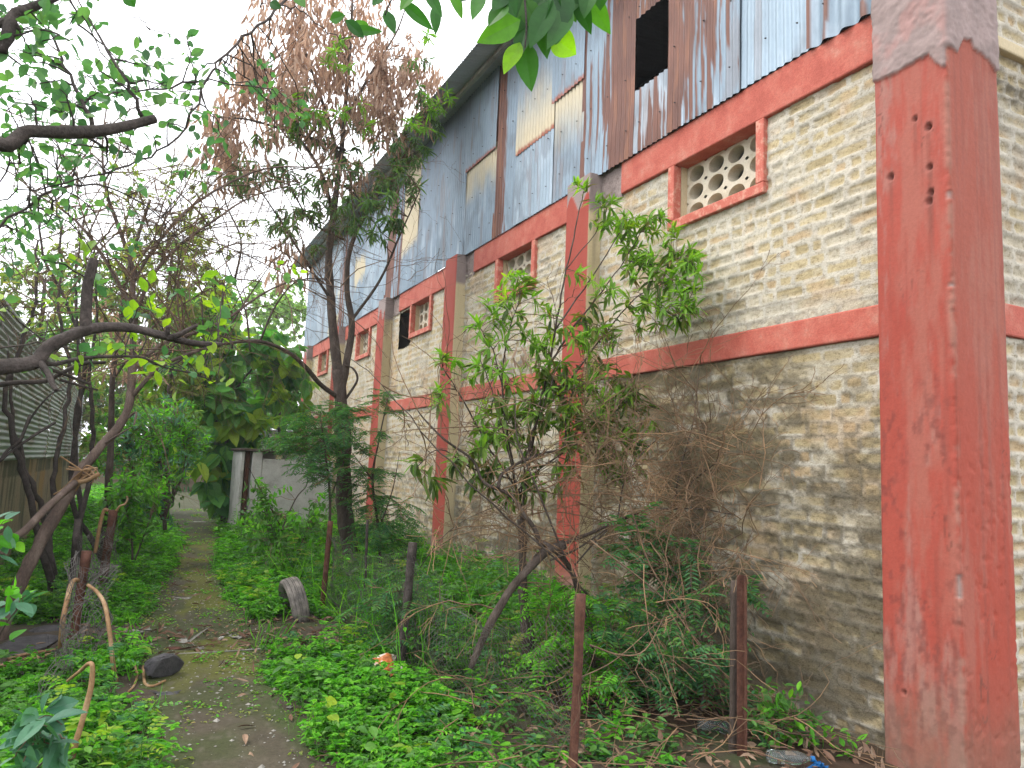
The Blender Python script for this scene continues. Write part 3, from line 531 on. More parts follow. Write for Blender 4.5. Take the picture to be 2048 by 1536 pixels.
# ------------------------------------------------------------------ plants: tools
def cr(pts, sub=5):             # smooth curve through points (rows may carry a radius)
    P = np.asarray(pts, float)
    if len(P) < 3: return np.vstack([P[0]+(P[1]-P[0])*t for t in np.linspace(0, 1, sub+1)])
    E = np.vstack([2*P[0]-P[1], P, 2*P[-1]-P[-2]]); o = []
    for i in range(1, len(E)-2):
        for t in np.arange(sub)/sub:
            a, b, c, d = E[i-1], E[i], E[i+1], E[i+2]
            o.append(0.5*((2*b)+(c-a)*t+(2*a-5*b+4*c-d)*t*t+(3*b-a-3*c+d)*t**3))
    o.append(P[-1]); return np.array(o)
def keepoff(p, m=3.94):          # plants stop short of the warehouse wall
    p = np.array(p, float)
    if p[0] > m and 1.5 < p[1] < 21.5 and p[2] < 7: p = CAM+(p-CAM)*((m-RS.uniform(0, .22))/p[0])
    return p
class Plant:
    def __init__(s, name, label, cat, base, group=None, kind=None):
        s.root = empty(name); s.root.location = tuple(base); bpy.context.view_layer.update()
        tag(s.root, label, cat, group, kind); s.wood = MB(); s.twig = MB(); s.cr = {}; s.nodes = []; s.nr = []
    def limb(s, pts, r0, r1, k=8, sub=5, jit=0.0, rough=0.12, stub=False, twig=False):
        P = cr(pts, sub)
        if jit:
            n = RS.normal(size=P.shape)*jit; n[0] = 0; P = P+n
        R = np.linspace(r0, r1, len(P))*(1+0.10*(vn(np.arange(len(P))*0.9, np.arange(len(P))*0+r0*999, 4)-.5))
        (s.twig if twig else s.wood).tube(P, R, k, rough=rough if k > 5 else 0)
        for p, r in zip(P[1:], R[1:]): s.nodes.append(p); s.nr.append(r)
        return P
    def px(s, pts, r0, r1, **kw): return s.limb([keepoff(at(*p)) for p in pts], r0, r1, **kw)
    def connect(s, targets, r=0.006, up=0.3, frac=1.0, keep=None, k=4, minr=0.0, jit=0.02):
        N = np.array(s.nodes); R = np.array(s.nr); ax = []
        for t in targets:
            d = np.linalg.norm(N-t, axis=1)+0.6*np.maximum(0, N[:, 2]-t[2])+(R < minr)*9
            i = int(np.argmin(d*RS.uniform(0.85, 1.15, len(d)))); p = N[i]; v = t-p
            mid = p+v*0.55+np.array([0, 0, up*np.linalg.norm(v)*0.25])+RS.normal(size=3)*0.06*np.linalg.norm(v)
            P = cr([p, mid, t], 3); P[1:-1] += RS.normal(size=P[1:-1].shape)*jit*min(1, np.linalg.norm(v))
            if RS.rand() < frac: s.twig.tube(P, np.linspace(min(R[i]*0.7, r), 0.002, len(P)), k, cap=False)
            a = P[-1]-P[-3]; ax.append(a/(np.linalg.norm(a)+1e-9))
        return np.array(ax)
    def crown(s, m): return s.cr.setdefault(m, MB())
    def whorl(s, m, Cn, A, n, L, W, spread=1.0, droop=0.5, back=0.08, k=2, fold=0.15, curl=0.25, pet=0.0):
        Cn = np.repeat(Cn, n, 0); A = np.repeat(A, n, 0); q = len(Cn)
        rnd = nrm(RS.normal(size=(q, 3))); rd = nrm(rnd-A*np.sum(rnd*A, 1)[:, None])
        D = rd*spread+A*RS.uniform(0.2, 1.0, (q, 1))+np.array([0, 0, -1.0])*(droop*RS.uniform(0.5, 1.3, (q, 1)))
        P = Cn-A*RS.uniform(0, back, (q, 1))+rd*pet
        Nn = A*0.5+np.array([0, 0, 1.0])+RS.normal(size=(q, 3))*0.25
        leaves(s.crown(m), P, D, Nn, L*RS.uniform(0.6, 1.15, q), W*RS.uniform(0.75, 1.15, q), k, fold, curl*RS.uniform(0.3, 1.6, q))
    def spray(s, m, Cn, A, n, L, W, ln=0.2, droop=0.2, k=2, spread=1.0):       # leaves alternating along a short twig
        q0 = len(Cn); t = np.tile(np.linspace(0, 1, n), q0)[:, None]; C2 = np.repeat(Cn, n, 0); A2 = np.repeat(A, n, 0); q = len(C2)
        rnd = nrm(RS.normal(size=(q, 3))); rd = nrm(rnd-A2*np.sum(rnd*A2, 1)[:, None])
        P = C2-A2*(1-t)*ln+RS.normal(size=(q, 3))*0.012
        D = rd*spread+A2*0.5+np.array([0, 0, -1.0])*droop*RS.uniform(0, 1.6, (q, 1))
        leaves(s.crown(m), P, D, np.array([0, 0, 1.0])+RS.normal(size=(q, 3))*0.45, L*RS.uniform(0.55, 1.2, q), W*RS.uniform(0.7, 1.2, q), k, 0.12, 0.2*RS.uniform(-.3, 1.4, q))
    def hang(s, m, Cn, n, L, W, drop=0.35, rad_=0.10):                          # limp dead leaves hanging in bunches
        C2 = np.repeat(Cn, n, 0); q = len(C2); off = RS.normal(size=(q, 3))*[rad_, rad_, 0]; off[:, 2] = -RS.uniform(0, drop, q)
        off[:, :2] *= (0.35+0.65*np.minimum(1, -off[:, 2:3]/drop+0.4))
        D = np.array([0, 0, -1.0])+RS.normal(size=(q, 3))*0.28
        leaves(s.crown(m), C2+off, D, RS.normal(size=(q, 3)), L*RS.uniform(0.6, 1.2, q), W*RS.uniform(0.6, 1.2, q), 2, 0.45, RS.uniform(-.3, .5, q))
    def pinnate(s, m, P, D, L, pairs=7, ll=0.07, lw=0.014, droop=0.25, rach=True):
        for p, d, l in zip(P, D, np.broadcast_to(L, (len(P),))):
            d = d/np.linalg.norm(d); t = np.linspace(0.15, 1, pairs)
            R = p+d*(l*t)[:, None]-np.array([0, 0, 1])*(droop*l*t*t)[:, None]
            sd = np.cross(d, [0, 0, 1.0]); sd /= np.linalg.norm(sd)+1e-9; up = np.cross(sd, d)
            if rach: s.twig.tube(np.vstack([p, R[::2]]), 0.0016, 3, cap=False)
            tp = (0.55+0.45*np.sin(t*math.pi*0.95))
            for sg in (1, -1):
                Dd = sd*sg+d*0.45+up*RS.uniform(-.1, .25)-np.array([0, 0, .15])
                leaves(s.crown(m), R, np.repeat(Dd[None], pairs, 0)+RS.normal(size=(pairs, 3))*0.1, np.repeat(up[None], pairs, 0)+RS.normal(size=(pairs, 3))*.2, ll*tp, np.full(pairs, lw), 2, 0.1, 0.25)
    def fan(s, p, d, L, r, lev, nchild=(3, 6), wander=0.22, grav=-0.05, spread=0.7, k=4, thin=0.0014):
        n = 6; P = [np.array(p)]; d = np.array(d)/np.linalg.norm(d); ds = [d]
        for i in range(n):
            d = d+RS.normal(size=3)*wander+np.array([0, 0, grav]); d /= np.linalg.norm(d)
            if P[-1][0]+d[0]*L/n > 4.0 and 1.5 < P[-1][1] < 21.5 and P[-1][2] < 6.8: d = d*[-.6, 1, 1]
            P.append(P[-1]+d*L/n); ds.append(d)
        P = np.array(P); R = np.linspace(r, max(thin, r*0.35), n+1); s.twig.tube(P, R, k if r > 0.004 else 3, cap=False)
        if r > 0.004:
            for q, rr in zip(P[1:], R[1:]): s.nodes.append(q); s.nr.append(rr)
        tips = [(P[-1], ds[-1])]
        if lev > 0:
            for _ in range(RS.randint(*nchild)):
                i = RS.randint(1, n+1); v = RS.normal(size=3); dd = ds[i]+v*spread
                tips += s.fan(P[i], dd, L*RS.uniform(0.35, 0.65), R[i]*0.65, lev-1, nchild, wander, grav, spread, k, thin)
        return tips
    def done(s, bark='bark', twig='twig', names=('trunk', 'twig_sprays'), crownname='crown'):
        inv = s.root.matrix_world.inverted()
        if s.wood.n: o = s.wood.build(names[0], M[bark], s.root, True); o.matrix_parent_inverse = inv
        if s.twig.n: o = s.twig.build(names[1], M[twig], s.root, True); o.matrix_parent_inverse = inv
        for m, mb in s.cr.items():
            if mb.n: o = mb.build(crownname, M[m], s.root); o.matrix_parent_inverse = inv
        return s.root
def ell(lst, dens=1.0):
    o = []
    for cx, cy, rx, ry, n, Ya, Yb in lst:
        for _ in range(max(1, int(round(n*dens)))):
            a = RS.uniform(0, 2*math.pi); q = math.sqrt(RS.uniform(0, 1)); o.append(keepoff(at(cx+rx*q*math.cos(a), cy+ry*q*math.sin(a), RS.uniform(Ya, Yb))))
    return np.array(o)

# ------------------------------------------------------------------ tall tree with dead hanging leaves
b = gnd(705, 1172); t = Plant('tree', 'tall forked tree with bunches of dead brown leaves hanging in its top', 'tree', b)
t.limb([b-[0, 0, .1], at(703, 1120, 9.72), at(690, 1030, 9.75), at(686, 900, 9.8), at(681, 800, 9.8), at(676, 740, 9.82)], 0.125, 0.078, k=12, sub=8, rough=0.2)
t.px([(677, 750, 9.82), (668, 680, 9.85), (662, 600, 9.9), (657, 520, 9.95), (666, 430, 10), (680, 330, 10.1), (690, 220, 10.2), (700, 100, 10.3), (706, -20, 10.4)], 0.070, 0.018, k=9)
t.px([(682, 785, 9.8), (694, 720, 9.75), (704, 650, 9.7), (694, 580, 9.72), (700, 500, 9.8), (735, 420, 9.85), (790, 340, 9.9), (850, 250, 10)], 0.058, 0.012, k=8)
for pts, r in (([(666, 430, 10), (640, 340, 9.8), (580, 250, 9.6), (520, 150, 9.5)], .03), ([(680, 330, 10.1), (650, 220, 10.4), (610, 100, 10.6), (590, 20, 10.7)], .03),
               ([(690, 240, 10.2), (740, 150, 10.3), (790, 70, 10.4), (810, 20, 10.4)], .028), ([(690, 300, 10.1), (600, 270, 9.7), (500, 240, 9.4), (430, 235, 9.3)], .022),
               ([(662, 600, 9.9), (610, 520, 9.7), (560, 440, 9.6), (520, 380, 9.5)], .022), ([(704, 640, 9.7), (760, 560, 9.5), (800, 470, 9.4), (840, 380, 9.3)], .022),
               ([(735, 420, 9.85), (700, 380, 9.7), (640, 350, 9.5)], .015), ([(690, 480, 9.9), (620, 440, 9.7), (560, 330, 9.6)], .018)):
    t.px(pts, r, r*0.35, k=6)
t.px([(690, 800, 9.78), (706, 776, 9.7), (715, 757, 9.66), (707, 738, 9.66), (690, 730, 9.7)], .018, .012, k=6)
t.px([(672, 792, 9.78), (640, 768, 9.6), (612, 735, 9.4), (575, 704, 9.2), (520, 683, 9.0), (460, 686, 8.8), (395, 702, 8.6), (320, 745, 8.4)], .034, .012, k=7)
t.px([(520, 683, 9.0), (552, 610, 9.1), (600, 560, 9.2), (680, 560, 9.3)], .014, .006, k=5)
t.px([(440, 688, 8.8), (480, 620, 8.8), (520, 560, 8.8), (560, 500, 8.9)], .013, .004, k=5)
T1 = ell([(560, 110, 80, 100, 46, 9.0, 10.8), (640, 55, 70, 70, 34, 9.5, 10.8), (715, 105, 75, 100, 46, 9.5, 10.8), (810, 130, 60, 80, 34, 9.6, 10.6), (620, 190, 70, 55, 26, 9.3, 10.5), (755, 200, 55, 50, 22, 9.5, 10.5),
          (440, 215, 55, 40, 16, 9.0, 9.8), (485, 285, 40, 30, 8, 9.0, 9.8), (580, 480, 18, 25, 5, 9.0, 9.4), (500, 100, 30, 50, 10, 9.3, 10), (860, 120, 25, 40, 6, 9.6, 10.2), (650, -30, 150, 30, 24, 9.5, 10.8), (700, 285, 50, 30, 6, 9.5, 10.2)], .66)
t.connect(T1, .007, .4); t.hang('lf_dead', T1, 26, .18, .036, .55, .09)
T2 = ell([(560, 330, 110, 60, 22, 9.1, 10.2), (650, 300, 70, 70, 20, 9.3, 10.4), (690, 380, 90, 60, 24, 9.2, 10.4), (780, 310, 80, 60, 22, 9.2, 10.2), (850, 250, 45, 50, 12, 9.3, 10), (640, 450, 70, 50, 12, 9.2, 10), (480, 330, 60, 50, 10, 9, 9.8), (820, 360, 40, 40, 10, 9, 9.8), (560, 430, 60, 40, 8, 9, 9.8), (745, 420, 60, 50, 22, 8.6, 9.3), (610, 240, 120, 80, 14, 9.2, 10.4), (840, 170, 40, 70, 8, 9.4, 10.2)], .8)
A = t.connect(T2, .008, .3); t.whorl('lf_mango', T2, A, 13, .19, .030, 0.9, 0.9, .16, curl=.3)
T3 = ell([(690, 100, 40, 25, 3, 9.3, 9.6), (660, 130, 40, 20, 3, 9.3, 9.6), (845, 235, 40, 25, 6, 9.1, 9.4), (880, 195, 25, 20, 4, 9.2, 9.6), (620, 240, 50, 25, 4, 9.2, 9.5), (600, 225, 70, 30, 4, 9.2, 9.4), (700, 215, 40, 15, 3, 9.2, 9.5), (760, 255, 30, 15, 2, 9.2, 9.5), (855, 80, 20, 20, 2, 9.4, 9.6)])
A = t.connect(T3, .006, .4); t.whorl('lf_mangonew', T3, A, 11, .17, .034, 1.0, 0.5, .08, curl=.3)
for _ in range(46):             # bare tangled twigs hanging by the eaves
    i = RS.randint(len(t.nodes)); p = t.nodes[i]
    if p[2] > 3.2 and t.nr[i] < .05: t.fan(p, RS.normal(size=3)+[0.35, -.3, .1], RS.uniform(.5, 1.3), .005, 1, (3, 6), .25, -.04)
T4 = ell([(770, 380, 70, 50, 26, 8.8, 9.4), (690, 440, 60, 50, 12, 8.9, 9.5)]); t.connect(T4, .005, .1)
for p in T4: t.fan(p, RS.normal(size=3)+[0, 0, -.4], RS.uniform(.3, .7), .003, 1, (3, 5), .3, -.05)
t.done('bark')

# ------------------------------------------------------------------ near tree whose limbs arch across the left
t = Plant('tree', 'near tree on the left, its thick sawn limb arching over the lane', 'tree', (-1.75, 3.1, 0))
t.limb([(-1.75, 3.1, -.1), (-1.72, 3.1, .8), (-1.65, 3.1, 1.5), (-1.6, 3.1, 2.2), (-1.55, 3.05, 3.2), (-1.3, 2.9, 4.2)], .13, .08, k=10)
t.limb([(-1.66, 3.1, 1.55), (-1.5, 3.1, 1.70), (-1.35, 3.1, 1.79), (-1.2, 3.1, 1.85), (-1.0, 3.1, 1.89), (-.75, 3.08, 1.9), at(-60, 735, 3.05), at(20, 733, 3.05), at(70, 724, 3.05), at(95, 695, 3.05), at(130, 676, 3.05), at(185, 657, 3.05), at(255, 655, 3.05), at(325, 671, 3.08), at(385, 686, 3.1), at(440, 689, 3.15)], .044, .010, k=12, sub=8, rough=.16)
t.px([(172, 662, 3.05), (172, 620, 3.05), (175, 570, 3.05), (182, 540, 3.05), (188, 518, 3.05)], .021, .017, k=10)
t.px([(335, 676, 3.08), (356, 670, 3.05), (375, 660, 3.04), (395, 650, 3.03)], .014, .007, k=7)
t.px([(335, 676, 3.08), (335, 664, 3.06), (337, 652, 3.05)], .009, .008, k=6)
t.px([(78, 722, 3.05), (95, 745, 3.0), (105, 768, 2.97), (113, 781, 2.95)], .013, .008, k=7)
t.px([(82, 722, 3.05), (110, 728, 3.1), (170, 716, 3.2), (240, 713, 3.3), (285, 715, 3.35), (330, 735, 3.4), (390, 748, 3.5), (440, 770, 3.6)], .010, .002, k=6)
t.px([(-40, 775, 3.2), (30, 765, 3.2), (90, 762, 3.2), (120, 748, 3.2), (165, 728, 3.25), (210, 725, 3.3)], .011, .007, k=6)
t.px([(90, 735, 3.1), (120, 745, 3.15), (180, 768, 3.2)], .008, .005, k=6); t.px([(120, 760, 3.2), (160, 771, 3.25), (195, 780, 3.3)], .006, .004, k=5)
t.px([(-40, 700, 3.3), (50, 690, 3.3), (85, 686, 3.3), (200, 712, 3.4)], .004, .002, k=4)
t.limb([(-1.55, 3.05, 3.1), (-1.0, 2.9, 3.35), at(-40, 252, 2.7), at(60, 262, 2.7), at(160, 264, 2.72), at(225, 258, 2.74), at(310, 238, 2.78)], .025, .016, k=10, sub=7)
t.limb([(-1.3, 2.9, 4.2), at(-60, 40, 2.6), at(30, 25, 2.6), at(90, 5, 2.6), at(150, -25, 2.6)], .022, .010, k=8)
t.px([(-30, 50, 2.6), (20, 45, 2.6), (40, 60, 2.6)], .02, .006, k=7)
thin = [([(185, 253, 2.74), (160, 190, 2.8), (113, 92, 2.9), (95, 40, 3)], .008), ([(284, 232, 2.77), (245, 150, 2.8), (200, 75, 2.9), (157, -5, 3)], .007), ([(165, 270, 2.72), (230, 300, 3.0), (275, 312, 3.2)], .006),
        ([(577, -5, 3.6), (515, 55, 3.5), (451, 106, 3.4), (417, 160, 3.3), (350, 275, 3.2), (260, 330, 3.1), (130, 365, 3.0), (-20, 400, 3.0)], .007), ([(-20, 470, 3.4), (80, 395, 3.4), (190, 370, 3.5), (300, 420, 3.6), (380, 500, 3.8)], .006),
        ([(60, 262, 2.7), (40, 310, 2.8), (-10, 370, 2.9)], .006), ([(215, 262, 2.74), (213, 310, 2.9), (217, 360, 3.0)], .005), ([(520, 15, 3.5), (550, -20, 3.5)], .004), ([(417, 160, 3.3), (300, 180, 3.2), (190, 195, 3.1), (120, 225, 3.0)], .005),
        ([(157, 50, 3), (220, 100, 3), (250, 150, 3)], .004), ([(140, 0, 3), (180, 60, 3), (250, 190, 2.9)], .004), ([(550, 10, 3.4), (600, 20, 3.3), (650, 60, 3.2), (690, 75, 3.2), (760, 65, 3.2)], .004), ([(300, 60, 3.4), (270, 30, 3.4), (255, 95, 3.2)], .003)]
for pts, r in thin: t.px(pts, r, r*0.35, k=5, jit=.006)
T1 = ell([(60, 60, 85, 60, 16, 2.5, 3.4), (30, 170, 50, 90, 16, 2.6, 3.6), (130, 170, 80, 55, 12, 2.6, 3.4), (215, 165, 70, 50, 12, 2.7, 3.5), (320, 140, 50, 45, 10, 2.8, 3.5), (375, 85, 30, 25, 4, 3.2, 3.6), (350, 205, 50, 40, 7, 3, 3.6), (300, 250, 60, 30, 6, 3, 3.6), (430, 170, 40, 30, 5, 3.3, 3.8), (535, 185, 50, 40, 6, 3.5, 4), (560, 235, 50, 45, 7, 3.5, 4.2), (425, 300, 40, 50, 6, 3.4, 4), (60, 290, 70, 40, 10, 2.7, 3.6), (150, 290, 60, 30, 7, 2.8, 3.4), (100, 410, 80, 50, 9, 3, 4.2), (50, 490, 60, 60, 10, 3, 4.2), (200, 470, 80, 60, 7, 3.4, 4.4), (340, 360, 60, 40, 4, 3.4, 4.2), (100, 20, 60, 30, 8, 2.6, 3.2), (20, 250, 30, 30, 6, 2.6, 3)], .8)
A = t.connect(T1, .004, .3); t.spray('lf_oval', T1, A, 5, .054, .033, .15, .25, k=4)
T2 = ell([(430, 590, 60, 50, 7, 3.2, 4.4), (300, 600, 70, 60, 6, 3.2, 4), (330, 740, 70, 30, 6, 3.2, 3.8), (150, 560, 70, 70, 6, 3.2, 4), (220, 700, 60, 30, 5, 3.2, 3.6), (30, 590, 40, 30, 3, 3, 3.6), (100, 720, 20, 20, 2, 3, 3.3), (390, 745, 40, 20, 4, 3.2, 3.6), (450, 640, 50, 40, 4, 3.4, 4), (600, 545, 30, 15, 2, 3.8, 4)])
A = t.connect(T2, .003, .2); t.spray('lf_yg', T2[::2], A[::2], 4, .07, .040, .12, .3, k=4); t.spray('lf_oval', T2[1::2], A[1::2], 4, .07, .042, .12, .3, k=4)
# branch passing over the camera carries the big leaves hanging into the top of the view
t.limb([(-1.3, 2.9, 4.2), (-.5, 2.5, 4.3), (.3, 2.1, 3.9), at(900, -160, 1.7), at(1040, -120, 1.7), at(1150, -110, 1.7)], .03, .006, k=7)
t.px([(1040, -120, 1.7), (1048, -20, 1.68), (1053, 50, 1.66), (1050, 95, 1.65)], .004, .002, k=6); t.px([(1150, -110, 1.7), (1120, -30, 1.7), (1095, 20, 1.68), (1098, 65, 1.67)], .004, .002, k=6)
t.px([(900, -160, 1.7), (850, -60, 1.8), (790, -10, 1.9), (770, 30, 1.95)], .004, .002, k=5); t.px([(1040, -120, 1.7), (985, -60, 1.72), (965, -10, 1.75)], .004, .002, k=5)
pm = 1.7/_f[1]/F*0.98
big = [((1048, 80), (1062, 180), 52, .5), ((1040, 85), (1008, 142), 38, .9), ((1098, 68), (1155, 108), 62, .8), ((1098, 66), (1125, 75), 46, .2), ((1040, 40), (960, 82), 52, .3), ((1060, 20), (1035, 120), 48, .1), ((1085, 10), (1090, 108), 52, .1), ((1105, 0), (1060, 90), 52, .15),
       ((1150, -20), (1180, 66), 40, .2), ((1160, -30), (1222, 68), 50, .25), ((1130, -30), (1110, 70), 60, .1), ((1080, -20), (1030, 60), 60, .1), ((1060, -30), (1000, 55), 46, .2), ((965, -20), (945, 35), 30, .1), ((980, -30), (925, -5), 30, .1), ((1190, -40), (1165, 30), 50, .1), ((1050, 0), (1075, 60), 44, .1), ((1120, -50), (1150, 40), 56, .1), ((1100, -10), (1045, 45), 44, .1), ((1085, 55), (1110, 30), 26, .6), ((1070, -40), (1120, 40), 58, 0), ((1100, -30), (1065, 70), 56, 0), ((1040, -40), (1085, 45), 54, 0), ((1140, 10), (1100, 85), 50, 0), ((1020, -30), (985, 20), 40, 0), ((1015, 10), (975, 45), 42, 0), ((1170, -60), (1130, 30), 60, 0), ((1000, -40), (1030, 30), 44, 0), ((1205, -50), (1200, 20), 44, 0)]
def bigset(lst, Y, m, ratio=1.0):
    for (x0, y0), (x1, y1), wpx, fl in lst:
        Y0 = Y+RS.uniform(-.05, .05); p = at(x0, y0, Y0); q = at(x1, y1, Y0+RS.uniform(-.04, .02)); d = q-p; L = np.linalg.norm(d)
        Nn = -(ray(x0, y0))*1.0+np.array([0, 0, .5])+RS.normal(size=3)*.25
        leaves(t.crown(m), p[None], d[None], Nn[None], np.array([L]), np.array([wpx*pm*ratio*Y/1.7]), 7, .10, RS.uniform(.02, .15), pos=.42)
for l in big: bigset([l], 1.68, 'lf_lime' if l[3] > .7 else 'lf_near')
bigset([((770, 20), (790, 66), 24, 0), ((800, 0), (868, 60), 26, 0), ((870, 10), (872, 66), 24, 0), ((765, -10), (745, 10), 20, 0), ((850, -20), (885, 30), 26, 0), ((830, -20), (800, 20), 24, 0), ((900, -30), (925, 38), 24, 0), ((690, 40), (730, 75), 26, 0), ((700, 60), (765, 62), 20, 0), ((660, 40), (690, 30), 24, 0), ((740, 62), (712, 40), 20, 0), ((590, -10), (610, 14), 20, 0), ((250, -12), (270, 14), 24, 0), ((540, 5), (560, 15), 18, 0)], 2.0, 'lf_near')
t.done('barkdk', 'barkdk')

# ------------------------------------------------------------------ leaning thorn trees by the metal shed
t = Plant('tree', 'leaning bare thorn tree with a peeled elbow in its trunk, beside the corrugated fence', 'tree', gnd(-10, 1280))
t.limb([gnd(-10, 1285)-[0, 0, .1], at(25, 1200, 7.5), at(60, 1125, 7.55), at(100, 1050, 7.6), at(140, 985, 7.65), at(165, 940, 7.7), at(205, 890, 7.75), at(243, 845, 7.8), at(260, 800, 7.85), at(264, 740, 7.9), at(266, 660, 8), at(264, 600, 8.05), at(268, 540, 8.1)], .058, .026, k=11, sub=7, rough=.25)
t.px([(-60, 1160, 6.8), (0, 1095, 6.9), (50, 1060, 7), (100, 1010, 7.2), (150, 965, 7.5)], .032, .028, k=8)
t.px([(0, 1105, 6.9), (20, 1090, 6.9), (25, 1080, 6.9)], .036, .034, k=8)
t.px([(262, 745, 7.9), (320, 690, 7.9), (380, 668, 7.9), (450, 640, 7.9), (530, 585, 8), (600, 560, 8.1), (680, 575, 8.2)], .024, .006, k=6)
t.px([(262, 795, 7.85), (320, 735, 7.7), (400, 700, 7.6), (430, 698, 7.6)], .022, .012, k=6)
t.px([(266, 650, 8), (300, 560, 8), (360, 490, 8), (430, 440, 8), (500, 395, 8.1), (600, 365, 8.2)], .024, .006, k=6)
t.px([(268, 560, 8.1), (320, 480, 8.1), (400, 400, 8.1), (520, 340, 8.2), (620, 335, 8.3), (720, 345, 8.4)], .02, .005, k=6)
t.px([(268, 545, 8.1), (240, 460, 8.1), (212, 380, 8.1), (205, 290, 8.1), (215, 200, 8.2)], .024, .006, k=6)
t.px([(266, 620, 8.05), (210, 520, 8), (150, 440, 8), (60, 380, 8)], .02, .006, k=6)
t.px([(250, 840, 7.8), (272, 825, 7.7), (268, 850, 7.6)], .012, .008, k=5); t.px([(205, 890, 7.75), (240, 868, 7.6), (262, 855, 7.5)], .013, .005, k=5)
n0 = len(t.nodes)
for _ in range(95):
    i = RS.randint(40, n0); p = t.nodes[i]
    if p[2] > 2.4: t.fan(p, RS.normal(size=3)*[.9, .5, .6]+[.15, 0, .45], RS.uniform(.8, 1.9), .0075, 2, (3, 6), .16, -.05, .55)
for _ in range(46):
    i = RS.randint(45, n0); p = t.nodes[i]
    if p[2] < 2.2: continue
    e_ = at(RS.uniform(-40, 640), RS.uniform(250, 640), RS.uniform(6.8, 9)); v = e_-p; a_ = np.array([0, 0, 1.])*np.linalg.norm(v)*RS.uniform(.1, .35)
    P = t.limb([p, p+v*.3+a_*.9+RS.normal(size=3)*.08, p+v*.65+a_+RS.normal(size=3)*.08, e_], .0085, .0022, k=4, sub=5, jit=.008, twig=True)
    for q in P[5::3]: t.fan(q, v*.4+RS.normal(size=3)*.6+[0, 0, .2], RS.uniform(.25, .8), .0034, 1, (1, 4), .16, -.06, .6, thin=.002)
T1 = ell([(200, 430, 190, 140, 30, 7, 9), (330, 560, 120, 90, 22, 7, 9), (100, 560, 110, 100, 16, 7, 8.6)]); A = t.connect(T1, .004, .2, .8); t.spray('lf_hazy', T1, A, 7, .075, .032, .3, .3)
t.done('barkred', 'twig')
t = Plant('tree', 'slim dark multi-stemmed thorn tree rising straight against the corrugated fence', 'tree', gnd(112, 1195))
for q in ([(110, 1215, 8.9), (100, 1130, 8.9), (104, 1040, 8.95), (110, 940, 9), (130, 840, 9.1), (140, 740, 9.2), (120, 620, 9.3), (125, 500, 9.4), (110, 380, 9.5)], [(106, 1180, 8.9), (60, 1000, 8.6), (35, 900, 8.4), (10, 800, 8.3), (40, 690, 8.3), (70, 600, 8.3), (75, 480, 8.4)],
          [(108, 1150, 8.9), (85, 1020, 8.8), (50, 935, 8.7), (25, 820, 8.6), (20, 700, 8.6)], [(215, 1140, 10.5), (150, 1020, 10.2), (145, 930, 10.1), (155, 830, 10), (160, 720, 10), (150, 560, 10), (175, 420, 10)], [(150, 1130, 10), (180, 930, 10.3), (185, 850, 10.3), (178, 760, 10.3), (195, 620, 10.3), (190, 480, 10.3)], [(160, 1130, 10.2), (152, 850, 10.4), (170, 700, 10.4), (90, 520, 10.4), (70, 380, 10.4)]):
    t.px(q, .034, .010, k=8, jit=.012)
t.px([(35, 900, 8.4), (60, 840, 8.2), (100, 790, 8.1), (128, 780, 8.1)], .014, .005, k=5); t.px([(60, 830, 8.2), (40, 880, 8.0), (15, 900, 8.0), (-10, 935, 8)], .014, .010, k=5); t.px([(110, 845, 8.3), (70, 870, 8.1), (20, 905, 8.0), (-10, 932, 8)], .014, .012, k=5)
n0 = len(t.nodes)
for _ in range(95):
    i = RS.randint(8, n0); p = t.nodes[i]
    if p[2] > 2.3: t.fan(p, RS.normal(size=3)*[.9, .5, .5]+[.1, 0, .55], RS.uniform(.8, 2.0), .007, 2, (3, 5), .16, -.05, .55)
T1 = ell([(90, 480, 100, 110, 20, 8, 10), (60, 330, 80, 110, 14, 8, 10), (200, 560, 100, 90, 14, 9, 10.5), (230, 620, 80, 60, 12, 9, 11)]); A = t.connect(T1, .004, .2, .8); t.spray('lf_oval', T1, A, 7, .085, .045, .3, .3)
T2 = ell([(275, 690, 50, 40, 12, 10, 11), (215, 620, 40, 40, 6, 10, 11)]); t.connect(T2, .004, .2); t.hang('lf_dead', T2, 10, .15, .03, .35, .1)
t.done('barkdk', 'twig')
for q, lab, bp in (((330, 420), 'slender leafless tree with a web of fine arching twigs in mid lane', gnd(205, 1130)), ):
    t = Plant('tree', lab, 'tree', bp)
    t.limb([bp, at(215, 1000, 11), at(222, 880, 11), at(225, 760, 11.1), at(240, 640, 11.2), at(262, 520, 11.3), at(300, 400, 11.4)], .05, .02, k=8)
    t.px([(225, 760, 11.1), (300, 660, 11.2), (380, 600, 11.3), (470, 560, 11.4), (560, 570, 11.5)], .02, .005, k=6); t.px([(240, 640, 11.2), (330, 520, 11.3), (430, 450, 11.4), (530, 440, 11.5)], .02, .005, k=6); t.px([(470, 560, 11.4), (482, 480, 11.4), (450, 400, 11.4), (455, 330, 11.4)], .018, .005, k=6); t.px([(500, 700, 11), (490, 620, 11.2), (450, 520, 11.3), (400, 400, 11.4)], .015, .005, k=6)
    n0 = len(t.nodes)
    for _ in range(52):
        p = t.nodes[RS.randint(6, n0)]
        if p[2] > 2.3: t.fan(p, RS.normal(size=3)*[1, .5, .5]+[.2, 0, .5], RS.uniform(1, 2.4), .007, 2, (3, 5), .15, -.05, .55)
    T1 = ell([(430, 470, 110, 60, 16, 10.5, 12), (330, 420, 90, 80, 16, 10.5, 12), (400, 350, 60, 60, 8, 10.5, 12)]); A = t.connect(T1, .004, .2, .8); t.whorl('lf_hazy', T1, A, 12, .15, .028, .8, .8, .1)
    t.done('bark', 'twig')

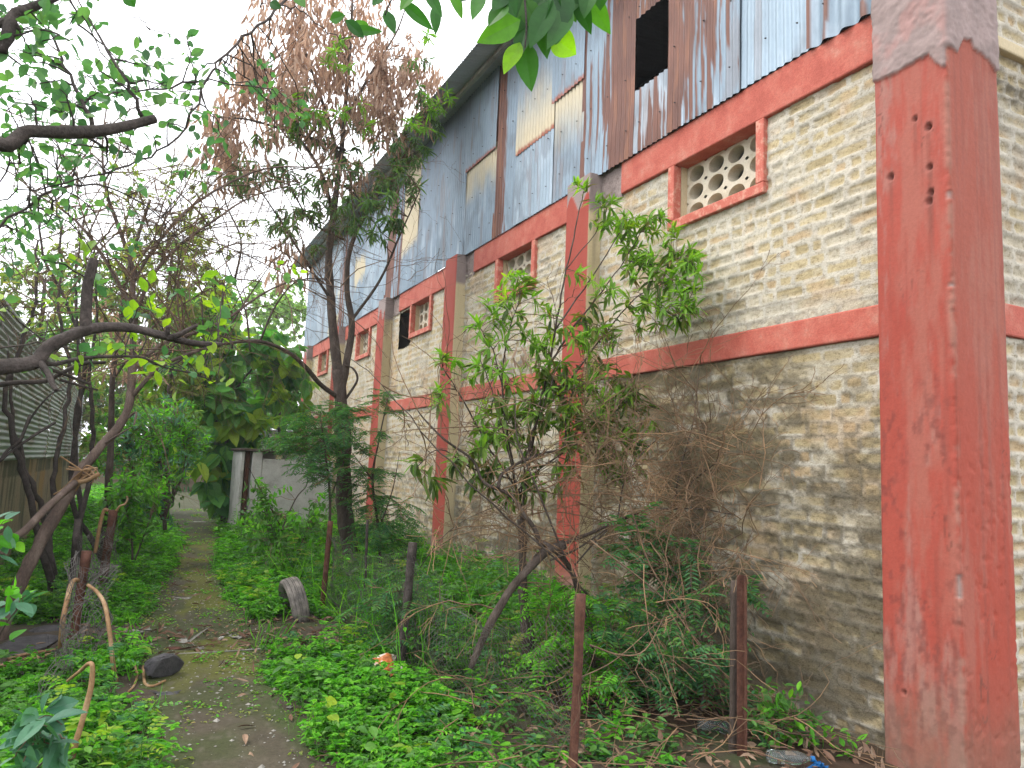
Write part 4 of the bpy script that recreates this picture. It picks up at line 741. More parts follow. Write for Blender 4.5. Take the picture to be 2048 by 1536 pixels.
# ------------------------------------------------------------------ mango sapling before the wall
b = gnd(1055, 1372); t = Plant('sapling', 'leafy mango sapling with bright whorls of narrow leaves growing before the wall', 'sapling', b)
S0 = [b-[0, 0, .05], at(1052, 1280, 5.05), at(1046, 1150, 5.1), at(1042, 1040, 5.1)]
t.limb(S0, .040, .026, k=9, rough=.25); t.limb([b+[.03, .05, -.05], at(1062, 1260, 5.1), at(1040, 1180, 5.15), at(1050, 1080, 5.2), at(1035, 980, 5.2)], .028, .018, k=7)
for q, r in (([(1042, 1050, 5.1), (1062, 900, 5.15), (1088, 780, 5.2), (1110, 660, 5.25), (1132, 540, 5.3), (1155, 440, 5.35), (1168, 378, 5.4)], .015), ([(1040, 1020, 5.1), (1020, 900, 5.1), (1005, 780, 5.1), (1015, 680, 5.15), (1040, 590, 5.2)], .012),
             ([(1062, 900, 5.15), (1090, 760, 5.2), (1130, 680, 5.25), (1190, 600, 5.3), (1250, 520, 5.4), (1290, 450, 5.45)], .012), ([(1110, 660, 5.25), (1180, 560, 5.35), (1230, 480, 5.4), (1255, 440, 5.4)], .008), ([(1080, 830, 5.2), (1140, 760, 5.3), (1230, 640, 5.4), (1280, 590, 5.45), (1340, 560, 5.5)], .010),
             ([(1035, 980, 5.15), (970, 880, 5.1), (920, 790, 5.05), (885, 735, 5.0)], .009), ([(1005, 780, 5.1), (985, 700, 5.1), (960, 655, 5.1)], .006), ([(1050, 960, 5.1), (1130, 900, 5.2), (1220, 830, 5.3), (1290, 770, 5.4)], .009), ([(1250, 520, 5.4), (1310, 530, 5.45), (1375, 510, 5.5)], .006), ([(1280, 590, 5.45), (1330, 620, 5.5), (1360, 640, 5.5)], .005), ([(1132, 540, 5.3), (1200, 450, 5.4), (1215, 410, 5.4)], .005), ([(1040, 1000, 5.1), (1060, 880, 5.0), (1090, 800, 5.0), (1120, 720, 5.0)], .008), ([(1030, 960, 5.15), (950, 940, 5.0), (880, 900, 4.95), (835, 935, 4.9)], .007), ([(1042, 1010, 5.0), (990, 800, 4.9), (960, 720, 4.9)], .006)):
    t.px(q, r, .0035, k=5, jit=.004)
Tn = ell([(1165, 368, 18, 8, 3, 5.3, 5.5), (1215, 405, 28, 14, 4, 5.3, 5.5), (1255, 450, 45, 25, 7, 5.3, 5.6), (1310, 445, 30, 18, 5, 5.4, 5.6), (1345, 480, 30, 25, 5, 5.4, 5.6), (1380, 500, 25, 25, 4, 5.4, 5.6), (1370, 560, 40, 35, 9, 5.4, 5.7), (1320, 590, 50, 35, 8, 5.3, 5.7), (1385, 610, 22, 22, 4, 5.4, 5.6), (1300, 520, 45, 30, 10, 5.3, 5.6), (1280, 480, 50, 30, 8, 5.3, 5.6), (1370, 530, 40, 30, 6, 5.4, 5.6), (1345, 600, 40, 25, 6, 5.4, 5.6), (1220, 450, 30, 20, 4, 5.3, 5.5), (1330, 640, 30, 18, 4, 5.4, 5.6), (1250, 530, 20, 15, 2, 5.3, 5.5),
          (1040, 565, 30, 22, 6, 5.1, 5.3), (990, 590, 25, 20, 3, 5.0, 5.2), (965, 640, 30, 20, 4, 5, 5.2), (1010, 625, 30, 20, 3, 5, 5.2), (895, 720, 25, 20, 4, 4.9, 5.1), (945, 745, 25, 20, 3, 4.9, 5.1), (880, 790, 20, 18, 3, 4.9, 5), (985, 680, 30, 20, 3, 5, 5.1), (1100, 700, 60, 50, 6, 5.0, 5.3), (1010, 760, 40, 40, 4, 4.9, 5.2), (1215, 690, 40, 30, 4, 5.2, 5.4), (1170, 745, 50, 40, 5, 5, 5.3), (1260, 660, 30, 20, 2, 5.3, 5.5), (1180, 560, 40, 60, 5, 5.0, 5.3), (1250, 600, 50, 50, 7, 4.9, 5.2), (1150, 660, 50, 40, 6, 5, 5.2), (1060, 640, 50, 50, 7, 5, 5.2), (1110, 780, 80, 60, 12, 4.8, 5.2), (1000, 830, 60, 60, 8, 4.8, 5.1), (1200, 820, 70, 60, 8, 4.9, 5.2)], 1.25)
A = t.connect(Tn, .004, .5, jit=.01); A = nrm(A+[0, 0, .5]); i_ = RS.uniform(0, 1, len(Tn)) < .75; t.whorl('lf_mangonew', Tn[i_], A[i_], 10, .13, .025, 1.15, .2, .05, k=4, curl=.3); t.whorl('lf_yg', Tn[~i_], A[~i_], 8, .11, .022, 1.0, .1, .04, k=4, curl=.2); t.whorl('lf_olive', Tn[::4], A[::4], 4, .15, .034, 1.1, .6, .16, k=4, curl=.3)
To = ell([(1190, 640, 50, 40, 6, 5.1, 5.4), (1130, 790, 90, 60, 17, 4.9, 5.4), (1230, 760, 60, 60, 12, 5, 5.4), (1050, 850, 90, 60, 15, 4.9, 5.3), (1180, 870, 90, 60, 16, 4.9, 5.3), (1270, 850, 45, 60, 9, 5.1, 5.4), (980, 850, 60, 60, 7, 4.8, 5.2), (940, 930, 50, 50, 7, 4.8, 5.1), (1240, 930, 50, 40, 8, 5, 5.3), (835, 935, 15, 25, 2, 4.9, 5), (865, 970, 15, 25, 2, 4.8, 5), (1000, 960, 50, 50, 7, 4.9, 5.2), (1100, 960, 60, 40, 6, 4.9, 5.2), (1070, 760, 50, 50, 6, 5, 5.3), (1290, 560, 40, 40, 5, 5.3, 5.5), (1230, 620, 30, 20, 2, 5.2, 5.4)], 1.25)
A = t.connect(To, .004, .4, jit=.012); t.whorl('lf_olive', To, A, 6, .16, .038, 1.0, .55, .12, k=4, curl=.35); t.whorl('lf_mangonew', To[::3], A[::3], 7, .13, .027, 1.1, .3, .06, k=4, curl=.3)
Td = ell([(1060, 930, 90, 90, 7, 4.9, 5.2), (1210, 800, 80, 90, 7, 5, 5.3), (1040, 700, 40, 60, 5, 5, 5.2)]); t.connect(Td, .003, .2); t.hang('lf_dead', Td, 4, .12, .022, .2, .05)
for _ in range(60):
    i = RS.randint(len(t.nodes)); p = t.nodes[i]
    if 1.0 < p[2] < 3.0: t.fan(p, RS.normal(size=3)+[0.1, -.1, .35], RS.uniform(.3, .8), .004, 1, (3, 6), .2, .0, thin=.002)
t.done('bark', 'twig')

# ------------------------------------------------------------------ broken thorn bush with its limb sawn off
t = Plant('thorn_bush', 'dry thorn bush in front of the wall with a sawn limb drooping to the left', 'bush', gnd(1190, 1400))
g = gnd(1185, 1400); t.limb([g-[0, 0, .05], at(1186, 1300, 4.55), at(1160, 1200, 4.6), at(1142, 1140, 4.62), at(1108, 1098, 4.65), at(1078, 1085, 4.68)], .014, .024, k=7)
t.px([(1130, 1090, 4.65), (1090, 1105, 4.65), (1060, 1135, 4.6), (1025, 1175, 4.6), (990, 1230, 4.6), (962, 1285, 4.6), (941, 1337, 4.6)], .034, .022, k=10, sub=6, rough=.18)
t.px([(1085, 1105, 4.65), (1070, 1060, 4.7), (1048, 1030, 4.7), (1020, 990, 4.75), (968, 965, 4.8), (945, 920, 4.85), (890, 880, 4.9), (850, 840, 5), (836, 822, 5)], .019, .004, k=7)
t.px([(996, 976, 4.75), (1003, 950, 4.8), (1030, 930, 4.85), (1080, 908, 4.9), (1128, 892, 4.95), (1132, 830, 5), (1150, 770, 5.05)], .013, .006, k=6)
t.px([(1128, 892, 4.95), (1200, 880, 5), (1240, 860, 5.1)], .006, .003, k=5)
t.px([(1095, 1100, 4.65), (1160, 1075, 4.68), (1230, 1045, 4.7), (1290, 1022, 4.75), (1345, 1018, 4.6), (1400, 1018, 4.5), (1470, 1030, 4.3)], .014, .004, k=6)
t.px([(1100, 1120, 4.6), (1150, 1100, 4.6), (1210, 1060, 4.6)], .009, .006, k=5); t.px([(1150, 1130, 4.6), (1180, 1095, 4.6), (1215, 1060, 4.6)], .007, .005, k=5)
t.px([(1342, 1020, 4.6), (1355, 990, 4.6), (1400, 950, 4.5), (1440, 920, 4.4)], .009, .003, k=5); t.px([(1348, 1005, 4.6), (1360, 940, 4.55), (1385, 850, 4.5), (1395, 770, 4.5), (1400, 730, 4.5)], .008, .002, k=5); t.px([(1235, 1040, 4.7), (1250, 960, 4.8), (1290, 900, 4.9), (1340, 860, 5)], .007, .003, k=5)
t.px([(1140, 1140, 4.6), (1075, 980, 4.6), (1035, 880, 4.7), (1030, 790, 4.8)], .009, .004, k=5); t.px([(1180, 1195, 4.6), (1090, 1100, 4.4), (960, 990, 4.4), (860, 880, 4.5), (760, 770, 4.7), (660, 680, 5)], .008, .002, k=5, jit=.01)
t.px([(840, 1135, 5.2), (880, 1080, 5), (930, 1040, 4.9), (1000, 1010, 4.8)], .004, .002, k=4)
n0 = len(t.nodes)
for _ in range(85):
    i = RS.randint(10, n0); p = t.nodes[i]; x_ = p[0]
    if p[2] > .6: t.fan(p, RS.normal(size=3)*[1, .5, .8]+[.25, .1, .25], RS.uniform(.35, .9), .005, 2, (2, 5), .2, -.02, .6, thin=.0024)
for q in ell([(1340, 950, 90, 110, 20, 4.2, 4.9), (1280, 1080, 110, 70, 12, 4.2, 4.8), (1400, 880, 60, 110, 12, 4.2, 4.7), (1150, 950, 130, 110, 12, 4.5, 5), (1420, 1090, 60, 80, 9, 4, 4.5), (1450, 990, 80, 120, 12, 3.9, 4.4), (1260, 960, 60, 140, 12, 4.3, 4.8), (1330, 1180, 110, 60, 9, 3.8, 4.4)]): t.fan(q, RS.normal(size=3)+[0, 0, .2], RS.uniform(.4, .9), .0046, 2, (3, 5), .16, -.03, .6, thin=.0024)
t.done('bark', 'twigtan')
t = Plant('dry_stalk', 'long fallen thorn stem with a few curled dead leaves, lying across the posts', 'branch', gnd(1320, 1400))
t.px([(1180, 1080, 4.2), (1330, 1200, 3.9), (1430, 1330, 3.6), (1560, 1420, 3.4), (1720, 1480, 3.3), (1800, 1500, 3.25)], .006, .002, k=5); t.px([(1370, 1250, 3.8), (1450, 1350, 3.6), (1500, 1400, 3.5), (1600, 1395, 3.4)], .005, .002, k=5)
t.px([(1260, 1010, 4), (1300, 1130, 4), (1370, 1240, 3.8), (1400, 1340, 3.7)], .006, .004, k=5); t.px([(1180, 1290, 3.6), (1240, 1310, 3.6), (1290, 1300, 3.6), (1330, 1230, 3.7)], .006, .003, k=5); t.px([(1150, 1360, 3.6), (1230, 1320, 3.6), (1320, 1240, 3.7)], .004, .003, k=4)
n0 = len(t.nodes)
for _ in range(26): t.fan(t.nodes[RS.randint(n0)], RS.normal(size=3)+[.1, 0, .1], RS.uniform(.2, .5), .0026, 1, (2, 5), .2, -.05, .6)
Td = ell([(1610, 1475, 25, 25, 3, 3.3, 3.4), (1720, 1480, 15, 15, 2, 3.2, 3.3), (1760, 1500, 15, 15, 2, 3.2, 3.3), (1690, 1520, 20, 20, 2, 3.1, 3.2)]); t.connect(Td, .002, .1); t.hang('lf_dead', Td, 2, .07, .026, .05, .02)
t.done('twig', 'twig', ('stem', 'twig_sprays'), 'dead_leaves')

# ------------------------------------------------------------------ feathery shrubs
def feathery(label, bp, stems, tgt, L=.24, m='lf_fern', pairs=8, ll=.075, lw=.016, nf=4, name='feathery_shrub', bark='bark', group='feathery shrubs along the fence'):
    t = Plant(name, label, 'shrub', bp, group)
    for q, r in stems: t.px(q, r, r*.3, k=6)
    T = ell(tgt); A = t.connect(T, .004, .3)
    P = np.repeat(T, nf, 0); D = np.repeat(A, nf, 0)+RS.normal(size=(len(P), 3))*[.8, .8, .35]; P = P-np.repeat(A, nf, 0)*RS.uniform(0, .15, (len(P), 1))
    t.pinnate(m, P, D, L*RS.uniform(.6, 1.2, len(P)), pairs, ll, lw, .3); t.done(bark, 'twig')
feathery('feathery acacia shrub in front of the pale far bays', gnd(760, 1110, 0)*[.62, .62, 1], [([(762, 1150, 9), (757, 1060, 9.1), (745, 960, 9.1), (758, 880, 9.2), (775, 800, 9.2)], .022), ([(757, 1060, 9.1), (785, 980, 9), (800, 900, 9)], .01), ([(745, 960, 9.1), (700, 900, 9)], .01)],
         [(770, 810, 20, 30, 7, 9, 9.4), (740, 970, 50, 50, 20, 8.8, 9.4), (790, 1050, 55, 50, 26, 8.6, 9.4), (745, 880, 30, 30, 7, 9, 9.4), (720, 1040, 40, 50, 10, 8.8, 9.4)], m='lf_fern')
feathery('soft feathery acacia around the forked trunk, over the concrete hut', gnd(640, 1120)*[.75, .75, 1], [([(655, 1130, 8.9), (660, 1000, 8.9), (650, 900, 8.9), (640, 830, 8.9)], .02), ([(660, 1000, 8.9), (700, 880, 8.9), (690, 820, 8.9)], .01)],
         [(655, 850, 60, 50, 34, 8.6, 9.4), (620, 900, 60, 50, 26, 8.6, 9.6), (590, 870, 50, 40, 14, 9, 10), (670, 930, 40, 40, 12, 8.6, 9.2), (700, 820, 40, 20, 10, 8.8, 9.2)], m='lf_fern', L=.26, pairs=9, lw=.014)
feathery('dark blue-green leucaena thicket beside the rusty twin posts', gnd(1320, 1420), [([(1320, 1440, 4.2), (1310, 1330, 4.3), (1290, 1200, 4.4), (1280, 1090, 4.5)], .012), ([(1400, 1440, 4), (1410, 1330, 4), (1390, 1220, 4.1), (1340, 1130, 4.2)], .010), ([(1260, 1420, 4.3), (1230, 1320, 4.3), (1220, 1230, 4.4)], .009), ([(1380, 1180, 4.1), (1385, 1060, 4.2)], .006)],
         [(1285, 1080, 70, 50, 18, 4.3, 4.8), (1340, 1150, 90, 60, 24, 4.1, 4.7), (1280, 1240, 90, 70, 24, 4.0, 4.7), (1380, 1260, 80, 70, 20, 3.8, 4.4), (1300, 1350, 80, 60, 18, 3.8, 4.5), (1430, 1350, 60, 60, 12, 3.6, 4.2), (1470, 1190, 40, 40, 5, 4, 4.3), (1500, 1420, 30, 40, 5, 3.4, 3.7)], m='lf_fern', L=.22, pairs=7, ll=.062, lw=.019, nf=4)
feathery('green leucaena seedlings at the foot of the leaning limb', gnd(1120, 1390), [([(1120, 1400, 4.6), (1110, 1300, 4.6), (1095, 1220, 4.6)], .008), ([(1180, 1380, 4.5), (1190, 1280, 4.5), (1160, 1180, 4.5)], .008)],
         [(1100, 1210, 50, 40, 12, 4.5, 4.9), (1180, 1200, 50, 50, 10, 4.4, 4.8), (1130, 1300, 70, 60, 18, 4.3, 4.8), (1200, 1350, 60, 50, 10, 4, 4.5)], m='lf_weed', L=.18, pairs=7, ll=.05, lw=.017)
feathery('young feathery shoots around the rough wooden post by the lane', gnd(830, 1330), [([(830, 1340, 5.6), (830, 1240, 5.7), (815, 1150, 5.8)], .008), ([(880, 1330, 5.6), (870, 1240, 5.6), (850, 1180, 5.6)], .006)],
         [(790, 1170, 60, 50, 14, 5.5, 6.4), (830, 1240, 70, 60, 18, 5.4, 6), (760, 1230, 60, 50, 12, 5.8, 6.6), (890, 1300, 60, 50, 12, 5.2, 5.8)], m='lf_fern', L=.2, pairs=8, ll=.055, lw=.014)
def shrub(name, label, bp, stems, tgt, m, n=8, L=.1, W=.05, k=2, kind='spray', bark='bark', ln=.25, group=None, droop=.3, cat='shrub'):
    t = Plant(name, label, cat, bp, group)
    for q, r in stems: t.px(q, r, r*.35, k=6)
    T = ell(tgt); A = t.connect(T, .005, .25)
    mm = m if isinstance(m, (list, tuple)) else [m]
    for i, x in enumerate(mm):
        if kind == 'spray': t.spray(x, T[i::len(mm)], A[i::len(mm)], n, L, W, ln, droop, k)
        else: t.whorl(x, T[i::len(mm)], A[i::len(mm)], n, L, W, .9, droop, .1, k)
    t.done(bark, 'twig'); return t
shrub('leafy_shrub', 'clump of rounded bright leaves beside the third pilaster foot', gnd(920, 1260), [([(920, 1270, 6.4), (915, 1200, 6.5), (900, 1150, 6.6)], .012), ([(940, 1260, 6.4), (960, 1190, 6.5)], .01)],
      [(900, 1190, 60, 45, 26, 6.1, 6.8), (960, 1230, 60, 45, 22, 6.0, 6.7), (920, 1270, 80, 40, 20, 5.8, 6.6), (870, 1230, 40, 40, 10, 6, 6.6)], ['lf_weed', 'lf_weeddk'], 9, .085, .045)
shrub('leafy_shrub', 'dark leafy seedling between the twin posts and the corner pillar', gnd(1560, 1480), [([(1560, 1500, 3.4), (1555, 1440, 3.4), (1550, 1380, 3.45)], .008)], [(1560, 1400, 55, 45, 14, 3.3, 3.7), (1540, 1450, 60, 40, 14, 3.2, 3.6), (1620, 1430, 40, 30, 5, 3.3, 3.5), (1700, 1490, 40, 30, 5, 3.1, 3.3)], ['lf_weeddk', 'lf_weed'], 8, .075, .032, k=4)
shrub('seedling', 'pale bluish seedling close to the camera in the lower left corner', gnd(60, 1580), [([(60, 1600, 3.9), (70, 1530, 3.4), (85, 1480, 3.2), (60, 1440, 3.1)], .006), ([(70, 1540, 3.4), (120, 1490, 3.2)], .004)], [(60, 1450, 40, 25, 3, 2.9, 3.1), (110, 1470, 45, 25, 4, 2.9, 3.1), (70, 1510, 50, 20, 4, 2.9, 3.1), (20, 1520, 30, 20, 2, 2.9, 3.1)], 'lf_teal', 5, .10, .058, k=5, ln=.12, droop=.15)
shrub('leafy_shrub', 'pale bluish sprig at the left edge in front of the leaning trunk', gnd(-60, 1400), [([(-40, 1400, 3.9), (-10, 1290, 3.8), (30, 1220, 3.7)], .006), ([(-30, 1120, 3.7), (-10, 1060, 3.6), (10, 1050, 3.5)], .005)], [(30, 1190, 40, 20, 4, 3.5, 3.8), (10, 1050, 18, 14, 2, 3.5, 3.7), (10, 1085, 18, 10, 2, 3.5, 3.7), (15, 1240, 25, 20, 2, 3.5, 3.8)], ['lf_teal', 'lf_weed'], 4, .09, .045, k=5, ln=.1, droop=.15)
shrub('leafy_shrub', 'glossy fine-leaved shrub at the far left of the lane bend', gnd(320, 1010)*[.5, .5, 1], [([(330, 1060, 12), (325, 960, 12.2), (315, 880, 12.4)], .03), ([(330, 1030, 12), (370, 930, 12.3), (360, 850, 12.5)], .02), ([(328, 1040, 12), (270, 950, 12), (250, 880, 12)], .02)],
      [(310, 860, 70, 50, 60, 11.6, 13), (350, 920, 50, 50, 40, 11.6, 13), (290, 930, 60, 60, 50, 11.4, 13), (250, 1000, 50, 40, 30, 11, 12.5), (385, 880, 35, 40, 40, 12, 14), (340, 830, 60, 40, 40, 12, 14), (260, 850, 60, 50, 36, 11.6, 13), (300, 1010, 40, 30, 20, 11.5, 12.5), (200, 900, 60, 50, 20, 11.5, 13)], ['lf_weeddk', 'lf_teal', 'lf_weed'], 10, .12, .035, ln=.35)
shrub('leafy_shrub', 'yellow-green bush leaning over the far left verge in front of the end wall', (0.35, 22, 0), [([(345, 1010, 22), (350, 940, 22), (365, 880, 22)], .04), ([(345, 1000, 22), (310, 920, 22)], .03)], [(365, 900, 45, 45, 44, 21, 23), (320, 920, 45, 50, 44, 21, 23), (350, 840, 60, 40, 34, 21, 23), (300, 960, 40, 30, 20, 21, 23)], ['lf_weed', 'lf_far', 'lf_yg'], 10, .2, .085, ln=.5)
shrub('leafy_shrub', 'fresh green weedy bush on the left verge beyond the rusty post', gnd(270, 1080)*[.75, .75, 1], [([(265, 1120, 10), (262, 1060, 10), (250, 1010, 10)], .015), ([(270, 1120, 10), (300, 1040, 10)], .01)],
      [(250, 980, 50, 40, 28, 9.6, 10.8), (290, 960, 50, 40, 24, 9.8, 10.8), (260, 1060, 50, 40, 26, 9.5, 10.6), (225, 1020, 30, 40, 14, 9.5, 10.4)], ['lf_weed', 'lf_weeddk'], 10, .11, .045, ln=.3)
shrub('leafy_shrub', 'tangled green bush hiding the foot of the concrete hut', gnd(560, 1150), [([(560, 1160, 11), (550, 1080, 11), (530, 1010, 11.2)], .015), ([(570, 1150, 11), (610, 1070, 11), (620, 1010, 11)], .012), ([(545, 1100, 11), (590, 1000, 11.2), (615, 965, 11.2), (610, 900, 11.2)], .012), ([(560, 1050, 11), (500, 940, 11), (490, 920, 11)], .008)],
      [(520, 1000, 40, 40, 22, 10.8, 12), (540, 1080, 60, 50, 40, 10.4, 12), (610, 1080, 60, 60, 44, 10, 11.6), (600, 1150, 70, 40, 34, 9.6, 11), (660, 1030, 40, 50, 14, 10, 11), (530, 1140, 60, 40, 26, 10, 11.4), (480, 1060, 30, 40, 10, 11, 12.4)], ['lf_weed', 'lf_weeddk', 'lf_weeddk'], 10, .11, .05, ln=.3)
# ------------------------------------------------------------------ trees at the end of the lane
shrub('tree', 'broad-leaved young teak with big drooping leaves at the end of the lane', gnd(440, 1030)*[.9, .9, 1], [([(445, 1060, 18), (450, 950, 18), (455, 850, 18), (460, 740, 18), (470, 640, 18)], .06), ([(450, 900, 18), (420, 800, 18), (400, 740, 18)], .03), ([(455, 800, 18), (520, 720, 18), (560, 700, 18)], .03)],
      [(430, 770, 50, 60, 22, 17, 18.6), (470, 860, 50, 70, 24, 17, 18.4), (520, 730, 60, 50, 20, 17, 19), (440, 690, 60, 50, 16, 17, 19), (430, 930, 40, 50, 12, 16.5, 18), (560, 700, 40, 40, 10, 17, 19), (520, 800, 60, 50, 16, 17.2, 19), (590, 780, 40, 50, 10, 17.4, 19), (445, 980, 20, 20, 4, 16.5, 17.5), (395, 850, 45, 50, 22, 17, 18.5), (415, 900, 30, 30, 8, 16.5, 18), (380, 780, 50, 50, 12, 17, 19), (310, 740, 60, 50, 8, 17, 19), (350, 620, 60, 40, 10, 17, 19), (430, 630, 60, 30, 10, 17, 19)], ['lf_teak', 'lf_teak', 'lf_yg'], 6, .46, .31, 4, 'whorl', 'barkdk', droop=.9, cat='tree')
shrub('tree', 'dark bushy tree filling the gap between lane end and far wall corner', gnd(560, 1010)*[.7, .7, 1], [([(560, 1060, 19.5), (558, 900, 19.5), (560, 780, 19.5)], .06)], [(560, 830, 60, 60, 60, 18.8, 20.6), (520, 880, 60, 50, 40, 18.8, 20.4), (610, 850, 40, 60, 34, 18.8, 20.2), (450, 1000, 40, 40, 26, 18, 19.6), (430, 980, 25, 40, 14, 18.4, 19.6), (560, 770, 60, 40, 24, 19, 20.6)], ['lf_weeddk', 'lf_fern'], 12, .17, .055, 2, 'whorl', 'barkdk', droop=.6, cat='tree')
shrub('tree', 'light olive fine-leaved tree behind the web of bare twigs', gnd(330, 1000)*[.62, .62, 1], [([(330, 1040, 17), (335, 900, 17), (340, 760, 17), (335, 620, 17), (345, 500, 17)], .08), ([(340, 760, 17), (270, 640, 17), (230, 560, 17)], .04), ([(338, 700, 17), (410, 620, 17), (430, 540, 17)], .04)],
      [(330, 560, 110, 80, 110, 16, 18.5), (300, 650, 120, 80, 100, 16, 18.5), (380, 700, 90, 70, 70, 16, 18.5), (400, 580, 60, 60, 40, 16, 18.5), (210, 600, 80, 80, 50, 16, 18.5), (330, 790, 90, 60, 60, 16, 18), (360, 480, 60, 50, 24, 16.5, 18)], ['lf_hazy', 'lf_far', 'lf_hazy'], 12, .19, .05, 2, 'whorl', 'bark', droop=.8, cat='tree')
shrub('tree', 'pale green tree far off beyond the corrugated corner of the warehouse', np.array([9.0, 46, 0]), [([(560, 900, 46), (555, 760, 46), (550, 640, 46)], .14), ([(552, 700, 46), (500, 620, 46)], .06)], [(570, 640, 50, 40, 60, 44, 48), (540, 580, 50, 30, 30, 44, 48), (500, 640, 60, 50, 60, 44, 48), (590, 600, 30, 40, 30, 44, 48), (560, 710, 70, 50, 50, 44, 48), (470, 720, 60, 60, 40, 44, 48)], 'lf_far', 16, .34, .20, 2, 'whorl', 'bark', droop=.5, cat='tree')
shrub('tree', 'yellow-green tree standing past the end wall of the lane', np.array([4.6, 40, 0]), [([(420, 980, 40), (420, 820, 40), (425, 680, 40)], .14)], [(430, 620, 60, 50, 60, 38, 42), (400, 720, 80, 70, 80, 38, 42), (480, 760, 60, 70, 50, 38, 42), (360, 660, 60, 60, 40, 38, 42), (380, 840, 70, 60, 60, 37, 40), (440, 860, 70, 50, 50, 37, 40)], ['lf_far', 'lf_weed'], 14, .36, .2, 2, 'whorl', 'bark', droop=.5, cat='tree')
shrub('tree', 'large tree rising behind the corrugated fence on the left', (-2.6, 21, 0), [([(60, 1000, 22), (70, 850, 22), (80, 700, 22), (90, 560, 22)], .12), ([(80, 740, 22), (180, 620, 22)], .06)], [(60, 620, 120, 80, 90, 21, 24), (180, 680, 100, 90, 90, 20, 24), (240, 780, 80, 80, 70, 19, 22), (-40, 560, 80, 100, 40, 21, 24), (230, 880, 60, 70, 50, 18, 20), (120, 540, 90, 50, 26, 21, 24)], ['lf_hazy', 'lf_weeddk', 'lf_far'], 12, .24, .07, 2, 'whorl', 'bark', droop=.6, cat='tree')

for lab, bp, el_, mm in (('dense dark tree standing beyond the left end of the end wall', (-2.5, 38, 0), [(120, 840, 120, 90, 150, 37, 40), (60, 740, 110, 90, 110, 37, 40), (180, 760, 90, 80, 80, 37, 40), (150, 920, 130, 50, 90, 36.5, 39)], ['lf_weeddk', 'lf_hazy']),
        ('broad mid-green tree beyond the middle of the end wall', (1.6, 37.5, 0), [(370, 885, 70, 40, 200, 36.0, 37.2), (320, 940, 30, 40, 40, 34.5, 35.2), (300, 850, 100, 90, 150, 36.5, 39), (320, 760, 90, 80, 100, 37, 39), (340, 920, 110, 50, 100, 36.5, 38.5), (250, 700, 80, 70, 50, 37, 39)], ['lf_weeddk', 'lf_far']),
        ('shadowy evergreen tree past the right end of the end wall', (6.4, 37.5, 0), [(500, 860, 90, 90, 130, 36.5, 39), (560, 790, 70, 80, 80, 37, 39), (520, 930, 100, 50, 90, 36.5, 39), (470, 780, 60, 60, 50, 37, 39)], ['lf_weeddk', 'lf_fern'])):
    c_ = np.array(bp); tp = at(el_[0][0], el_[0][1], bp[1])
    t = Plant('tree', lab, 'tree', bp, 'trees beyond the end wall'); t.limb([c_, c_*.6+tp*.4+[.2, 0, 0], tp, at(el_[1][0], el_[1][1], bp[1])], .16, .05, k=8)
    T = ell(el_); A = t.connect(T, .02, .2, .5)
    for i, m_ in enumerate(mm): t.whorl(m_, T[i::2], A[i::2], 14, .34, .17, .9, .6, .2)
    t.done('barkdk', 'barkdk')
# ------------------------------------------------------------------ ground cover
def scatter(n, x0, x1, y0, y1): return RS.uniform(x0, x1, n), RS.uniform(y0, y1, n)
def edgeL(y): return np.interp(y, PY, PL)
def edgeR(y): return np.interp(y, PY, PR)
CLEAR = [(*gnd(325, 1362)[:2], .30), (*gnd(300, 1385)[:2], .2), (*gnd(590, 1238)[:2], .22), (*gnd(565, 1262)[:2], .35), (*gnd(40, 1302)[:2], .55), (*gnd(105, 1262)[:2], .3), (*gnd(272, 1268)[:2], .35), (*gnd(60, 1322)[:2], .35), (*gnd(330, 1392)[:2], .2), (*gnd(772, 1362)[:2], .16), (*gnd(780, 1385)[:2], .16), (*gnd(1400, 1462)[:2], .35), (*gnd(1600, 1530)[:2], .25)]
def clear(x, y):
    m = np.ones(len(x))
    for cx, cy, r in CLEAR: m *= .04+.96*sst(r*.75, r*1.25, np.hypot(x-cx, (y-cy)*.8)+.10*(fbm(x*5, y*5, 2, 77)-.5))
    return m
